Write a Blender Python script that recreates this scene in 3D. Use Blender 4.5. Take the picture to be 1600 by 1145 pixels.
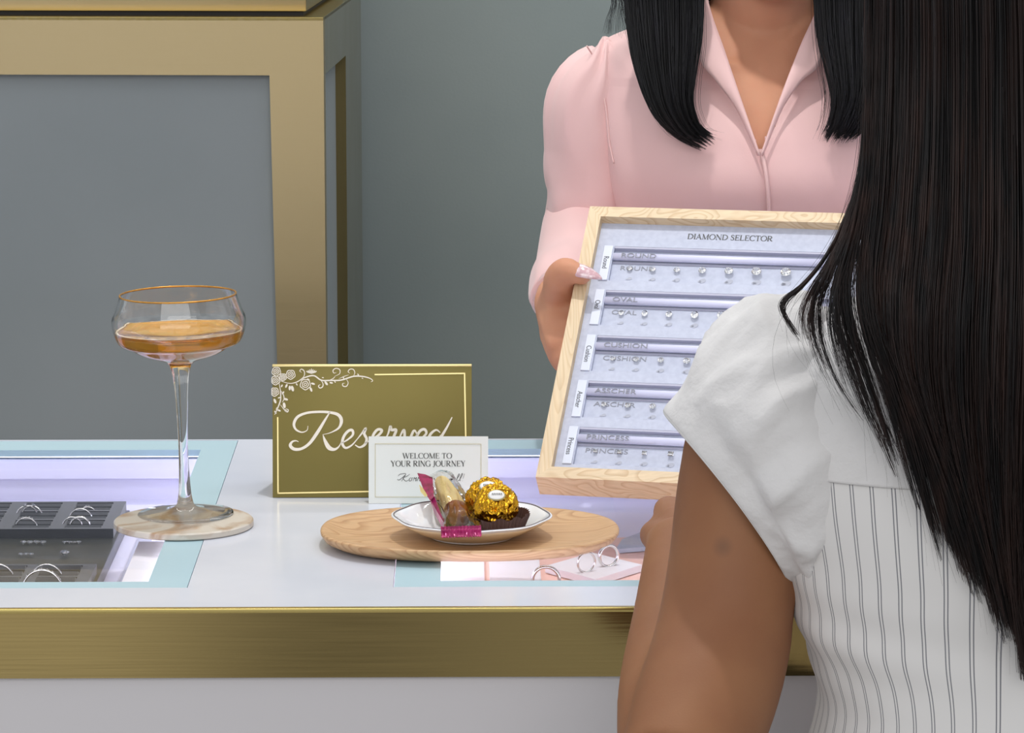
import bpy, bmesh, math, random
from mathutils import Vector, Matrix, noise
from mathutils.bvhtree import BVHTree
random.seed(7)
PI = math.pi
S = bpy.context.scene
COL = S.collection
for o in list(bpy.data.objects): bpy.data.objects.remove(o)

# ------------------------------------------------------------------ camera
F = 5400.0
YAW = math.radians(-0.785)
PITCH = math.atan(905.5/5400)
CAM = Vector((0, 0, 1.52))
CT = 0.95                       # height of the counter top
cam = bpy.data.cameras.new('camera')
cam.sensor_width = 36; cam.lens = 36*F/1600; cam.clip_start = .05
camo = bpy.data.objects.new('camera', cam)
camo.location = CAM
camo.rotation_euler = (PI/2-PITCH, 0, YAW)
COL.objects.link(camo); S.camera = camo

# ------------------------------------------------------------------ light and exposure
S.view_settings.view_transform = 'Standard'
S.view_settings.look = 'None'
S.view_settings.exposure = 0.08
S.view_settings.gamma = 1.0
S.view_settings.use_curve_mapping = False
w = bpy.data.worlds.new('world'); S.world = w; w.use_nodes = True
w.node_tree.nodes['Background'].inputs[0].default_value = (.92, .95, 1, 1)
wn = w.node_tree; w_n = wn.nodes.new('ShaderNodeTexNoise'); w_n.inputs['Scale'].default_value = 5; w_n.inputs['Detail'].default_value = 1
w_c = wn.nodes.new('ShaderNodeTexCoord'); wn.links.new(w_c.outputs['Generated'], w_n.inputs['Vector'])
w_r = wn.nodes.new('ShaderNodeMapRange'); w_r.inputs[1].default_value = .3; w_r.inputs[2].default_value = .7; w_r.inputs[3].default_value = .27; w_r.inputs[4].default_value = .92
wn.links.new(w_n.outputs['Fac'], w_r.inputs[0]); 
# dark band added to the world to shape the counter's brass edge reflection
w_s = wn.nodes.new('ShaderNodeSeparateXYZ'); wn.links.new(w_c.outputs['Generated'], w_s.inputs[0])
def wmap(sock, a, b, c, d):
    n = wn.nodes.new('ShaderNodeMapRange'); n.interpolation_type = 'SMOOTHSTEP'
    for i, v in enumerate((a, b, c, d)): n.inputs[i+1].default_value = v
    wn.links.new(sock, n.inputs[0]); return n.outputs[0]
def wmath(op, a, b):
    n = wn.nodes.new('ShaderNodeMath'); n.operation = op
    for i, v in enumerate((a, b)):
        if isinstance(v, (int, float)): n.inputs[i].default_value = v
        else: wn.links.new(v, n.inputs[i])
    return n.outputs[0]
w_side = wmath('MAXIMUM', wmap(w_s.outputs[0], -.10, -.055, 1.25, .30), wmap(w_s.outputs[0], -.04, .03, .30, .95))
w_back = wmath('MULTIPLY', wmap(w_s.outputs[1], -.93, -.85, 1, 0), 1.0)
w_fac = wmath('ADD', wmath('MULTIPLY', w_side, w_back), wmath('SUBTRACT', 1.0, w_back))
wn.links.new(wmath('MULTIPLY', w_r.outputs[0], w_fac), wn.nodes['Background'].inputs[1])
def area(name, loc, size, power, col=(1, 1, 1), target=None, sy=None):
    l = bpy.data.lights.new(name, 'AREA'); l.energy = power; l.color = col
    l.size = size
    if sy: l.shape = 'RECTANGLE'; l.size_y = sy
    o = bpy.data.objects.new(name, l); o.location = loc; COL.objects.link(o)
    d = (Vector(target)-Vector(loc)) if target else Vector((0, 0, -1))
    o.rotation_euler = d.to_track_quat('-Z', 'Y').to_euler()
def spot(name, loc, target, power, rad, ang, col=(1, 1, 1), blend=.6):
    l = bpy.data.lights.new(name, 'SPOT'); l.energy = power; l.color = col
    l.shadow_soft_size = rad; l.spot_size = math.radians(ang); l.spot_blend = blend
    o = bpy.data.objects.new(name, l); o.location = loc; COL.objects.link(o)
    o.rotation_euler = (Vector(target)-Vector(loc)).to_track_quat('-Z', 'Y').to_euler()
area('ceiling_panel_light', (0, 2.3, 2.75), 2.2, 5, (1, .985, .97), sy=1.2)
area('wall_wash_light', (-.2, 3.85, 2.6), 3.0, 23, (1, .98, .95), target=(-.2, 4.3, 1.6), sy=.2)
area('front_fill_light', (-.3, -2.2, 3.1), 5.0, 88, (1, .98, .96), target=(.2, 2.6, 1.0), sy=2.6)  # added fill from behind the camera, brightens surfaces facing it
spot('counter_spot_light', (.05, 2.78, 2.7), (.0, 2.65, CT), 44, .03, 78, (1, .985, .965))
spot('right_spot_light', (.85, 2.75, 2.6), (.1, 2.8, CT), 6, .03, 60, (1, .985, .965))

# ------------------------------------------------------------------ rays from the pixel grid (to read positions off the photograph)
FW = Vector((-math.sin(YAW)*math.cos(PITCH), math.cos(YAW)*math.cos(PITCH), -math.sin(PITCH)))
RT = Vector((math.cos(YAW), math.sin(YAW), 0))
UP = RT.cross(FW)
def ray(u, v): return FW+RT*((u-800)/F)-UP*((v-572.5)/F)
def at_z(u, v, z):
    d = ray(u, v); return CAM+d*((z-CAM.z)/d.z)
def at_y(u, v, y):
    d = ray(u, v); return CAM+d*(y/d.y)
def at_plane(u, v, p, n):
    d = ray(u, v); return CAM+d*((p-CAM).dot(n)/d.dot(n))

# ------------------------------------------------------------------ materials
def lin(h):
    h = h.lstrip('#'); c = [int(h[i:i+2], 16)/255 for i in (0, 2, 4)]
    return tuple((x/12.92 if x <= .04045 else ((x+.055)/1.055)**2.4) for x in c)+(1,)
def mat(name, col, rough=.5, metal=0, **k):
    m = bpy.data.materials.new(name); m.use_nodes = True
    b = m.node_tree.nodes['Principled BSDF']
    b.inputs['Base Color'].default_value = lin(col) if isinstance(col, str) else col
    b.inputs['Roughness'].default_value = rough; b.inputs['Metallic'].default_value = metal
    for n, v in k.items(): b.inputs[n.replace('_', ' ')].default_value = v
    m['b'] = 1
    return m
def N(m, t, **k):
    n = m.node_tree.nodes.new(t)
    for a, v in k.items(): setattr(n, a, v)
    return n
def L(m, a, b): m.node_tree.links.new(a, b)
def BS(m): return m.node_tree.nodes['Principled BSDF']
def coords(m, scale=(1, 1, 1), kind='Object', rot=(0, 0, 0)):
    tc = N(m, 'ShaderNodeTexCoord'); mp = N(m, 'ShaderNodeMapping')
    mp.inputs['Scale'].default_value = scale; mp.inputs['Rotation'].default_value = rot
    L(m, tc.outputs[kind], mp.inputs[0]); return mp.outputs[0]
def noise_col(m, c1, c2, scale, co=None, detail=4, lo=.35, hi=.65, dist=0):
    co = co or coords(m)
    n = N(m, 'ShaderNodeTexNoise'); n.inputs['Scale'].default_value = scale; n.inputs['Detail'].default_value = detail
    n.inputs['Distortion'].default_value = dist
    L(m, co, n.inputs['Vector'])
    r = N(m, 'ShaderNodeValToRGB'); r.color_ramp.elements[0].position = lo; r.color_ramp.elements[1].position = hi
    r.color_ramp.elements[0].color = lin(c1); r.color_ramp.elements[1].color = lin(c2)
    L(m, n.outputs['Fac'], r.inputs[0]); L(m, r.outputs[0], BS(m).inputs['Base Color']); return n, r
def bump(m, scale, strength, dist=.001, co=None, detail=3):
    co = co or coords(m)
    n = N(m, 'ShaderNodeTexNoise'); n.inputs['Scale'].default_value = scale; n.inputs['Detail'].default_value = detail
    L(m, co, n.inputs['Vector'])
    b = N(m, 'ShaderNodeBump'); b.inputs['Strength'].default_value = strength; b.inputs['Distance'].default_value = dist
    L(m, n.outputs['Fac'], b.inputs['Height']); L(m, b.outputs[0], BS(m).inputs['Normal'])

M = {}
def brass(name, col, rough, sc):
    m = mat(name, col, rough, 1)
    c = coords(m, sc)
    n = N(m, 'ShaderNodeTexNoise'); n.inputs['Scale'].default_value = 6; n.inputs['Detail'].default_value = 6
    L(m, c, n.inputs['Vector'])
    mr = N(m, 'ShaderNodeMapRange'); mr.inputs[3].default_value = rough-.04; mr.inputs[4].default_value = rough+.06
    L(m, n.outputs['Fac'], mr.inputs[0]); L(m, mr.outputs[0], BS(m).inputs['Roughness'])
    b = N(m, 'ShaderNodeBump'); b.inputs['Strength'].default_value = .06; b.inputs['Distance'].default_value = .0005
    L(m, n.outputs['Fac'], b.inputs['Height']); L(m, b.outputs[0], BS(m).inputs['Normal'])
    return m
M['brass'] = brass('brushed_brass', '#b09e78', .36, (2, 2, 90))
M['brass_side'] = brass('brushed_side_brass', '#a89668', .14, (90, 2, 2))
M['brass_fascia'] = brass('brushed_fascia_brass', '#a8925f', .12, (1.5, 60, 90))
M['brass_lip'] = mat('polished_brass', '#d8c27a', .22, 1)
M['wall'] = mat('sage_grey_paint', '#8b9190', .85); noise_col(M['wall'], '#859090', '#8d9796', 3); bump(M['wall'], 300, .1)
M['panel'] = mat('grey_panel_paint', '#8a9092', .7); noise_col(M['panel'], '#868d8f', '#8e9496', 2.5)
M['floor'] = mat('pale_stone_floor', '#9c9a97', .35); noise_col(M['floor'], '#8f8d8a', '#a5a3a0', 2)
M['body'] = mat('white_lacquer', '#c9c6c8', .35)
M['quartz'] = mat('white_quartz', '#e4e6ea', .18); noise_col(M['quartz'], '#c9cedb', '#d6dae4', 5, detail=6)
M['frost'] = mat('frosted_blue_glass', '#a9c5cf', .4)
M['lav'] = mat('lavender_white_lining', '#dcd9ec', .6)
M['blush'] = mat('blush_lining', '#f2c3b4', .7)
M['whitecard'] = mat('white_card', '#f0eaec', .6)
M['led'] = mat('led_strip', '#ffffff', .5, Emission_Color=(.92, .9, 1, 1), Emission_Strength=4.2)
M['velvet'] = mat('charcoal_velvet', '#26282f', .7, Sheen_Weight=.4); bump(M['velvet'], 900, .2)
M['darkgl'] = mat('dark_grey_tray', '#3f403d', .3)
M['silver'] = mat('polished_silver', '#e3e0dc', .14, 1)
M['crystal'] = mat('cut_diamond', '#ffffff', .0, Transmission_Weight=1.0, IOR=2.2)
M['script'] = mat('embossed_ivory_ink', '#efe7d8', .4)
M['goldline'] = mat('bright_gold_line', '#f0dc9c', .3, .6)
M['signgold'] = mat('satin_gold_board', '#8f8145', .48, .6); noise_col(M['signgold'], '#756a36', '#80743e', 3)
M['paper'] = mat('white_paper', '#dfe2de', .7)
M['ink'] = mat('grey_ink', '#4d4d4b', .6)
M['ink_shade'] = mat('light_grey_ink_and_shadow', '#8d8f99', .6)  # row names, and their painted shadow copies
M['labelw'] = mat('pale_label_plastic', '#ccd2e2', .4)
M['print_shade'] = mat('pale_grey_print_and_shadow', '#adb0be', .6)  # captions, and painted shadows under the stones
M['goldthin'] = mat('thin_gold_ink', '#b5a770', .5)
M['china'] = mat('white_porcelain', '#eceef2', .1, Coat_Weight=.4)
M['chinaline'] = mat('slate_rim_line', '#6e6468', .3)
M['egg'] = mat('cream_porcelain', '#e6d8bd', .15)
M['magenta'] = mat('magenta_foil', '#a3155f', .28, .25); noise_col(M['magenta'], '#7a0c44', '#ad1f66', 90)
M['biscuit'] = mat('pale_biscuit', '#e5cd8d', .6); bump(M['biscuit'], 250, .5, .001)
M['choc'] = mat('milk_chocolate', '#8e4a20', .3)
M['foil'] = mat('crumpled_gold_foil', '#d6a02a', .2, 1)
M['cup'] = mat('brown_paper_cup', '#4a2c22', .6)
M['pinkfab'] = mat('pink_satin_blouse', '#dbb3b1', .55, Sheen_Weight=.3); bump(M['pinkfab'], 900, .06)
M['pinkin'] = mat('pink_collar_cloth', '#dfb9b6', .6)
M['white'] = mat('white_cotton', '#d2d0cf', .85, Sheen_Weight=.2); bump(M['white'], 34, .55, .007, detail=6)
M['dark'] = mat('dark_trouser_cloth', '#2b2b30', .8)
M['shoe'] = mat('black_leather', '#17171a', .35)
M['thread'] = mat('white_hem', '#e9e8e6', .8)
M['nail'] = mat('pearly_pink_nail', '#dbb6c0', .08, Coat_Weight=1.0); noise_col(M['nail'], '#c9a0a6', '#dfc6ca', 260, lo=.45, hi=.6)
M['eye'] = mat('eye_white', '#e8e4e0', .2); M['lip'] = mat('rose_lips', '#a85a58', .4)
def skin(name, c1, c2):
    m = mat(name, c1, .6, Specular_IOR_Level=.3, Subsurface_Weight=.12, Subsurface_Scale=.01)
    BS(m).inputs['Subsurface Radius'].default_value = (1, .35, .2)
    noise_col(m, c1, c2, 14, detail=5); bump(m, 700, .12, .0006); return m
M['skin1'] = skin('light_tan_skin', '#c0876a', '#ca9374')
M['skin2'] = skin('warm_tan_skin', '#85583c', '#8f6243')
def spotmark(m, p, r, col):
    tc = N(m, 'ShaderNodeTexCoord'); d = N(m, 'ShaderNodeVectorMath', operation='DISTANCE'); d.inputs[1].default_value = p; L(m, tc.outputs['Object'], d.inputs[0])
    mr = N(m, 'ShaderNodeMapRange'); mr.inputs[1].default_value = r*.2; mr.inputs[2].default_value = r; mr.inputs[3].default_value = .4; mr.inputs[4].default_value = 0; L(m, d.outputs['Value'], mr.inputs[0])
    i = BS(m).inputs['Base Color']; src = i.links[0].from_socket
    mx = N(m, 'ShaderNodeMix', data_type='RGBA'); L(m, mr.outputs[0], mx.inputs[0]); L(m, src, mx.inputs[6]); mx.inputs[7].default_value = lin(col); L(m, mx.outputs[2], i)
spotmark(M['skin2'], at_y(1128, 853, 2.163)-Vector((.346, 2.205, 0)), .0085, '#4a3a34')
def hairm(name, c1, c2):
    m = mat(name, c1, .48, Specular_IOR_Level=.4)
    tc = coords(m, (60, 60, 1.5)); noise_col(m, c1, c2, 2, co=tc, lo=.4, hi=.7); return m
M['hair1'] = hairm('black_hair', '#0d0c0e', '#15141a')
M['hair2'] = hairm('dark_brown_hair', '#0c090a', '#33201a')
def wood(name, c1, c2, sc, K=50, fib=(4, 120, 120), amt=1.0):
    """growth rings as contour lines of a stretched noise field, plus fine fibres"""
    m = mat(name, c1, .5)
    c = coords(m, sc); n = N(m, 'ShaderNodeTexNoise'); n.inputs['Scale'].default_value = 1; n.inputs['Detail'].default_value = 1.2; n.inputs['Roughness'].default_value = .35
    L(m, c, n.inputs['Vector'])
    mu = N(m, 'ShaderNodeMath', operation='MULTIPLY'); mu.inputs[1].default_value = K; L(m, n.outputs['Fac'], mu.inputs[0])
    fr = N(m, 'ShaderNodeMath', operation='FRACT'); L(m, mu.outputs[0], fr.inputs[0])
    r = N(m, 'ShaderNodeValToRGB'); r.color_ramp.elements[0].color = lin(c2); r.color_ramp.elements[1].color = lin(c1)
    r.color_ramp.elements[0].position = .45; r.color_ramp.elements[1].position = .92
    e = r.color_ramp.elements.new(1.0); e.color = lin(c2)
    L(m, fr.outputs[0], r.inputs[0])
    c3 = coords(m, fib); n2 = N(m, 'ShaderNodeTexNoise'); n2.inputs['Scale'].default_value = 6; n2.inputs['Detail'].default_value = 5; L(m, c3, n2.inputs['Vector'])
    r2 = N(m, 'ShaderNodeMapRange'); r2.inputs[3].default_value = .8; r2.inputs[4].default_value = 1.15; L(m, n2.outputs['Fac'], r2.inputs[0])
    mx = N(m, 'ShaderNodeMix', data_type='RGBA'); mx.blend_type = 'MULTIPLY'; mx.inputs[0].default_value = 1
    L(m, r.outputs[0], mx.inputs[6]); L(m, r2.outputs[0], mx.inputs[7]); L(m, mx.outputs[2], BS(m).inputs['Base Color'])
    return m
M['oak'] = wood('warm_oak_tray', '#b0865c', '#c6a076', (5, 20, 20), 26, (3, 60, 60))
M['ash'] = wood('pale_ash_frame', '#c4a680', '#d6bf9c', (22, 40, 40), 13, (3, 60, 60))
M['ashv'] = wood('pale_ash_side_rail', '#cdb28c', '#d8c19e', (60, 8, 8), 12, (80, 4, 4))
M['marble'] = mat('beige_veined_marble', '#e3ddd2', .3); noise_col(M['marble'], '#a88a6e', '#ccc4b8', 16, detail=7, lo=.38, hi=.52, dist=1.8)
M['linen'] = mat('pale_lavender_board', '#d5d9ea', .75); noise_col(M['linen'], '#b8bdcf', '#c1c6d7', 220)
M['acryl'] = mat('lavender_acrylic_bar', '#cdcee8', .35)
M['rail'] = mat('grey_painted_shade', '#b4b4c6', .7)  # grey standing in for shade in the row recesses and well floor
M['glass'] = mat('clear_glass', '#ffffff', .0, Transmission_Weight=1.0, IOR=1.45)
M['goldrim'] = mat('amber_gold_rim', '#c98f3a', .25, .7)
def liquid():
    m = mat('amber_cocktail', '#f0a23a', .02, Transmission_Weight=.7, IOR=1.33, Specular_IOR_Level=.5)
    BS(m).inputs['Base Color'].default_value = lin('#f2ae3c'); return m
M['liquid'] = liquid()
M['foam'] = mat('pale_foam', '#f2dfc0', .5)
def clearfilm(name, tint, refl=.5):
    m = bpy.data.materials.new(name); m.use_nodes = True; nt = m.node_tree
    for n in list(nt.nodes): nt.nodes.remove(n)
    out = N(m, 'ShaderNodeOutputMaterial'); mix = N(m, 'ShaderNodeMixShader'); tr = N(m, 'ShaderNodeBsdfTransparent'); gl = N(m, 'ShaderNodeBsdfGlossy')
    fr = N(m, 'ShaderNodeFresnel'); fr.inputs[0].default_value = 1.45
    mu = N(m, 'ShaderNodeMath', operation='MULTIPLY'); mu.inputs[1].default_value = refl
    tr.inputs[0].default_value = tint; gl.inputs['Roughness'].default_value = .0
    L(m, fr.outputs[0], mu.inputs[0]); L(m, mu.outputs[0], mix.inputs[0]); L(m, tr.outputs[0], mix.inputs[1]); L(m, gl.outputs[0], mix.inputs[2]); L(m, mix.outputs[0], out.inputs[0])
    return m
M['pane'] = clearfilm('display_case_glass', (.97, .975, .99, 1), .12)
M['film'] = clearfilm('clear_wrapper_film', (.99, .98, .98, 1), 1.0)
def stripe():
    m = mat('pinstriped_white_cotton', '#e0dedc', .85, Sheen_Weight=.2)
    tc = N(m, 'ShaderNodeTexCoord'); sx = N(m, 'ShaderNodeSeparateXYZ'); L(m, tc.outputs['UV'], sx.inputs[0])
    mu = N(m, 'ShaderNodeMath', operation='MULTIPLY'); mu.inputs[1].default_value = 56; L(m, sx.outputs[0], mu.inputs[0])
    fr = N(m, 'ShaderNodeMath', operation='FRACT'); L(m, mu.outputs[0], fr.inputs[0])
    r = N(m, 'ShaderNodeValToRGB'); cr = r.color_ramp; cr.interpolation = 'CONSTANT'
    base, ln = lin('#d6d4d2'), lin('#7d7d82')
    cr.elements[0].position = 0; cr.elements[0].color = base; cr.elements[1].position = .42; cr.elements[1].color = ln
    for p, c in ((.475, base), (.57, ln), (.625, base)):
        e = cr.elements.new(p); e.color = c
    L(m, fr.outputs[0], r.inputs[0]); L(m, r.outputs[0], BS(m).inputs['Base Color']); return m
M['stripe'] = stripe()

# ------------------------------------------------------------------ object helpers
def link(name, me, m, parent=None, smooth=False):
    o = bpy.data.objects.new(name, me); COL.objects.link(o)
    if m: me.materials.append(m)
    if parent: o.parent = parent
    if smooth:
        me.polygons.foreach_set('use_smooth', [True]*len(me.polygons))
    return o
def wm(o): return (wm(o.parent) if o.parent else Matrix()) @ o.matrix_basis
def obj(name, bm, m, parent=None, smooth=False, loc=None):
    bmesh.ops.recalc_face_normals(bm, faces=bm.faces)
    me = bpy.data.meshes.new(name); bm.to_mesh(me); bm.free()
    if parent is not None: me.transform(wm(parent).inverted())      # shapes are drawn in world space
    o = link(name, me, m, parent, smooth)
    if smooth == 'auto':
        me.set_sharp_from_angle(angle=math.radians(35))
    return o
def tag(o, label=None, cat=None, group=None, kind=None):
    if label: o['label'] = label
    if cat: o['category'] = cat
    if group: o['group'] = group
    if kind: o['kind'] = kind
    return o
def thing(name, label, cat, loc=(0, 0, 0), group=None):
    o = bpy.data.objects.new(name, None); COL.objects.link(o); o.empty_display_size = .02
    o.location = loc
    return tag(o, label, cat, group)
def solo(name, bm, m, label, cat, group=None, smooth=False, kind=None):
    """a thing that is one mesh; origin moved to its own base"""
    bmesh.ops.recalc_face_normals(bm, faces=bm.faces)
    me = bpy.data.meshes.new(name); bm.to_mesh(me); bm.free()
    xs = [v.co for v in me.vertices]
    c = Vector((sum(p.x for p in xs)/len(xs), sum(p.y for p in xs)/len(xs), min(p.z for p in xs)))
    me.transform(Matrix.Translation(-c))
    o = link(name, me, m, None, smooth); o.location = c
    if smooth == 'auto': me.set_sharp_from_angle(angle=math.radians(35))
    return tag(o, label, cat, group, kind)
def box(bm, x0, x1, y0, y1, z0, z1, bev=0, T=None):
    vs = [bm.verts.new((x, y, z)) for z in (z0, z1) for y in (y0, y1) for x in (x0, x1)]
    fs = [bm.faces.new([vs[i] for i in f]) for f in ((0, 2, 3, 1), (4, 5, 7, 6), (0, 1, 5, 4), (2, 6, 7, 3), (0, 4, 6, 2), (1, 3, 7, 5))]
    if bev:
        es = list({e for f in fs for e in f.edges})
        r = bmesh.ops.bevel(bm, geom=es, offset=bev, segments=2, affect='EDGES', profile=.6)
        vs = list({v for f in r['faces'] for v in f.verts} | {v for v in vs if v.is_valid})
    if T is not None:
        for v in vs: v.co = T @ v.co
    return vs
def newbox(*a, **k):
    bm = bmesh.new(); box(bm, *a, **k); return bm
def grid_loft(bm, rings, close_u=True, cap=True, uv=False):
    vr = [[bm.verts.new(p) for p in r] for r in rings]
    n = len(vr[0]); lay = bm.loops.layers.uv.verify() if uv else None
    for i in range(len(vr)-1):
        for j in range(n if close_u else n-1):
            k = (j+1) % n
            f = bm.faces.new((vr[i][j], vr[i][k], vr[i+1][k], vr[i+1][j]))
            if uv:
                us = (j/n, (j+1)/n, (j+1)/n, j/n); vv = (i, i, i+1, i+1)
                for l, a, b in zip(f.loops, us, vv): l[lay].uv = (a, b/len(vr))
    if cap and close_u:
        bm.faces.new(vr[0][::-1]); bm.faces.new(vr[-1])
    return vr
def lathe(bm, prof, seg=64, c=(0, 0, 0), rfun=None, cap=False):
    rings = []
    for r, z in prof:
        rings.append([(c[0]+(r+(rfun(2*PI*j/seg, r, z) if rfun else 0))*math.cos(2*PI*j/seg), c[1]+(r+(rfun(2*PI*j/seg, r, z) if rfun else 0))*math.sin(2*PI*j/seg), c[2]+z) for j in range(seg)])
    return grid_loft(bm, rings, cap=cap)
def crom(pts, n):
    """Catmull-Rom resample; pts are tuples of any length"""
    P = [tuple(p) for p in pts]; P = [P[0]]+P+[P[-1]]; out = []
    m = len(P)-3
    for i in range(n):
        t = i/(n-1)*m; k = min(int(t), m-1); t -= k
        a, b, c, d = P[k:k+4]
        out.append(tuple(.5*(2*b[q]+(c[q]-a[q])*t+(2*a[q]-5*b[q]+4*c[q]-d[q])*t*t+(3*b[q]-a[q]-3*c[q]+d[q])*t**3) for q in range(len(b))))
    return out
def tube(bm, pts, seg=20, n=None, ref=(0, 1, 0), cap=True, wob=None):
    """pts: (x,y,z,ra,rb) ra along the reference side, rb along the other"""
    Q = crom([p if len(p) == 5 else p+(p[3],) for p in pts], n or (len(pts)-1)*6+1)
    rings = []
    for i, q in enumerate(Q):
        a = Vector(Q[max(i-1, 0)][:3]); b = Vector(Q[min(i+1, len(Q)-1)][:3]); t = (b-a).normalized()
        s = Vector(ref); s = (s-t*s.dot(t)).normalized(); r = t.cross(s)
        ring = []
        for j in range(seg):
            th = 2*PI*j/seg; k = 1+(wob(th, i/(len(Q)-1)) if wob else 0)
            ring.append(Vector(q[:3])+s*(q[3]*k*math.cos(th))+r*(q[4]*k*math.sin(th)))
        rings.append(ring)
    grid_loft(bm, rings, cap=cap)
    return rings
def dometube(bm, pts, seg=16, ref=(0, 0, 1)):
    """capsule-like chain: rounded ends"""
    P = [p if len(p) == 5 else p+(p[3],) for p in pts]
    a, b = P[0], P[-1]
    d0 = (Vector(a[:3])-Vector(P[1][:3])).normalized(); d1 = (Vector(b[:3])-Vector(P[-2][:3])).normalized()
    pre = [tuple(Vector(a[:3])+d0*a[3]*f)+(a[3]*g, a[4]*g) for f, g in ((.98, .15), (.75, .66))]
    post = [tuple(Vector(b[:3])+d1*b[3]*f)+(b[3]*g, b[4]*g) for f, g in ((.45, .9), (.8, .6), (.98, .15))]
    tube(bm, pre+P+post, seg, ref=ref)
def ell(bm, c, r, T=None, u=24, v=16):
    m = Matrix.Translation(c) @ Matrix.Diagonal((r[0], r[1], r[2], 1))
    if T is not None: m = T @ m
    bmesh.ops.create_uvsphere(bm, u_segments=u, v_segments=v, radius=1, matrix=m)
def superring(cx, cy, z, hw, hf, hb, n=72, e=2.3, f=None):
    out = []
    for j in range(n):
        th = 2*PI*j/n; c, s = math.cos(th), math.sin(th)
        x = hw*math.copysign(abs(c)**(2/e), c); h = hf if s < 0 else hb
        y = h*math.copysign(abs(s)**(2/e), s)
        k = 1+(f(th, z) if f else 0)
        out.append((cx+x*k, cy+y*k, z))
    return out
def voxel(bm, size, it=6, fac=.5):
    me = bpy.data.meshes.new('tmp'); bmesh.ops.recalc_face_normals(bm, faces=bm.faces); bm.to_mesh(me); bm.free()
    o = bpy.data.objects.new('tmp', me); COL.objects.link(o)
    r = o.modifiers.new('r', 'REMESH'); r.mode = 'VOXEL'; r.voxel_size = size; r.use_smooth_shade = True
    s = o.modifiers.new('s', 'SMOOTH'); s.iterations = it; s.factor = fac
    dg = bpy.context.evaluated_depsgraph_get(); dg.update()
    m2 = bpy.data.meshes.new_from_object(o.evaluated_get(dg))
    bpy.data.objects.remove(o); bpy.data.meshes.remove(me)
    b2 = bmesh.new(); b2.from_mesh(m2); bpy.data.meshes.remove(m2); return b2
# flat lettering: ribbons in a local plane (x right, y up), mapped by a matrix
def ribbon(bm, pts, T, h=.0004, smooth=True, n=None, z0=0):
    """pts (x,y,w) in local units"""
    Q = crom(pts, n or (len(pts)-1)*5+1) if smooth and len(pts) > 2 else pts
    l, r = [], []
    for i, q in enumerate(Q):
        a, b = Q[max(i-1, 0)], Q[min(i+1, len(Q)-1)]
        d = Vector((b[0]-a[0], b[1]-a[1]))
        if d.length < 1e-9: d = Vector((1, 0))
        d.normalize(); nrm = Vector((-d.y, d.x))*max(q[2], 1e-6)*.5
        l.append((q[0]+nrm.x, q[1]+nrm.y)); r.append((q[0]-nrm.x, q[1]-nrm.y))
    rows = []
    for p, q in zip(l, r):
        rows.append([bm.verts.new(T @ Vector((p[0], p[1], z0))), bm.verts.new(T @ Vector((p[0], p[1], z0+h))), bm.verts.new(T @ Vector((q[0], q[1], z0+h))), bm.verts.new(T @ Vector((q[0], q[1], z0)))])
    for a, b in zip(rows, rows[1:]):
        for k in range(4): bm.faces.new((a[k], a[(k+1) % 4], b[(k+1) % 4], b[k]))
    bm.faces.new(rows[0]); bm.faces.new(rows[-1][::-1])
def poly(bm, pts, T, h=.0004, z0=0):
    lo = [bm.verts.new(T @ Vector((p[0], p[1], z0))) for p in pts]; hi = [bm.verts.new(T @ Vector((p[0], p[1], z0+h))) for p in pts]
    bm.faces.new(lo[::-1]); bm.faces.new(hi)
    for i in range(len(pts)):
        k = (i+1) % len(pts); bm.faces.new((lo[i], lo[k], hi[k], hi[i]))
def disc(bm, x, y, r, T, h=.0004, z0=0, n=20, ry=None, a=0):
    ry = ry or r
    poly(bm, [(x+r*math.cos(t)*math.cos(a)-ry*math.sin(t)*math.sin(a), y+r*math.cos(t)*math.sin(a)+ry*math.sin(t)*math.cos(a)) for t in [2*PI*i/n for i in range(n)]], T, h, z0)
TK, TN = .15, .05
def arc(cx, cy, rx, ry, a0, a1, thick=TK, thin=TN, n=24):
    out = []
    for i in range(n):
        a = math.radians(a0+(a1-a0)*i/(n-1)); out.append((cx+rx*math.cos(a), cy+ry*math.sin(a), thin+(thick-thin)*abs(math.cos(a))**1.3))
    return out
def sl(x0, y0, x1, y1, w): return [(x0, y0, w), (x1, y1, w)]
def sf(x, y, w=.24): return [(x-w/2, y, .035), (x+w/2, y, .035)]
def stem(x, w=TK): return [sl(x, 0, x, 1, w), sf(x, .018), sf(x, .982)]
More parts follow.
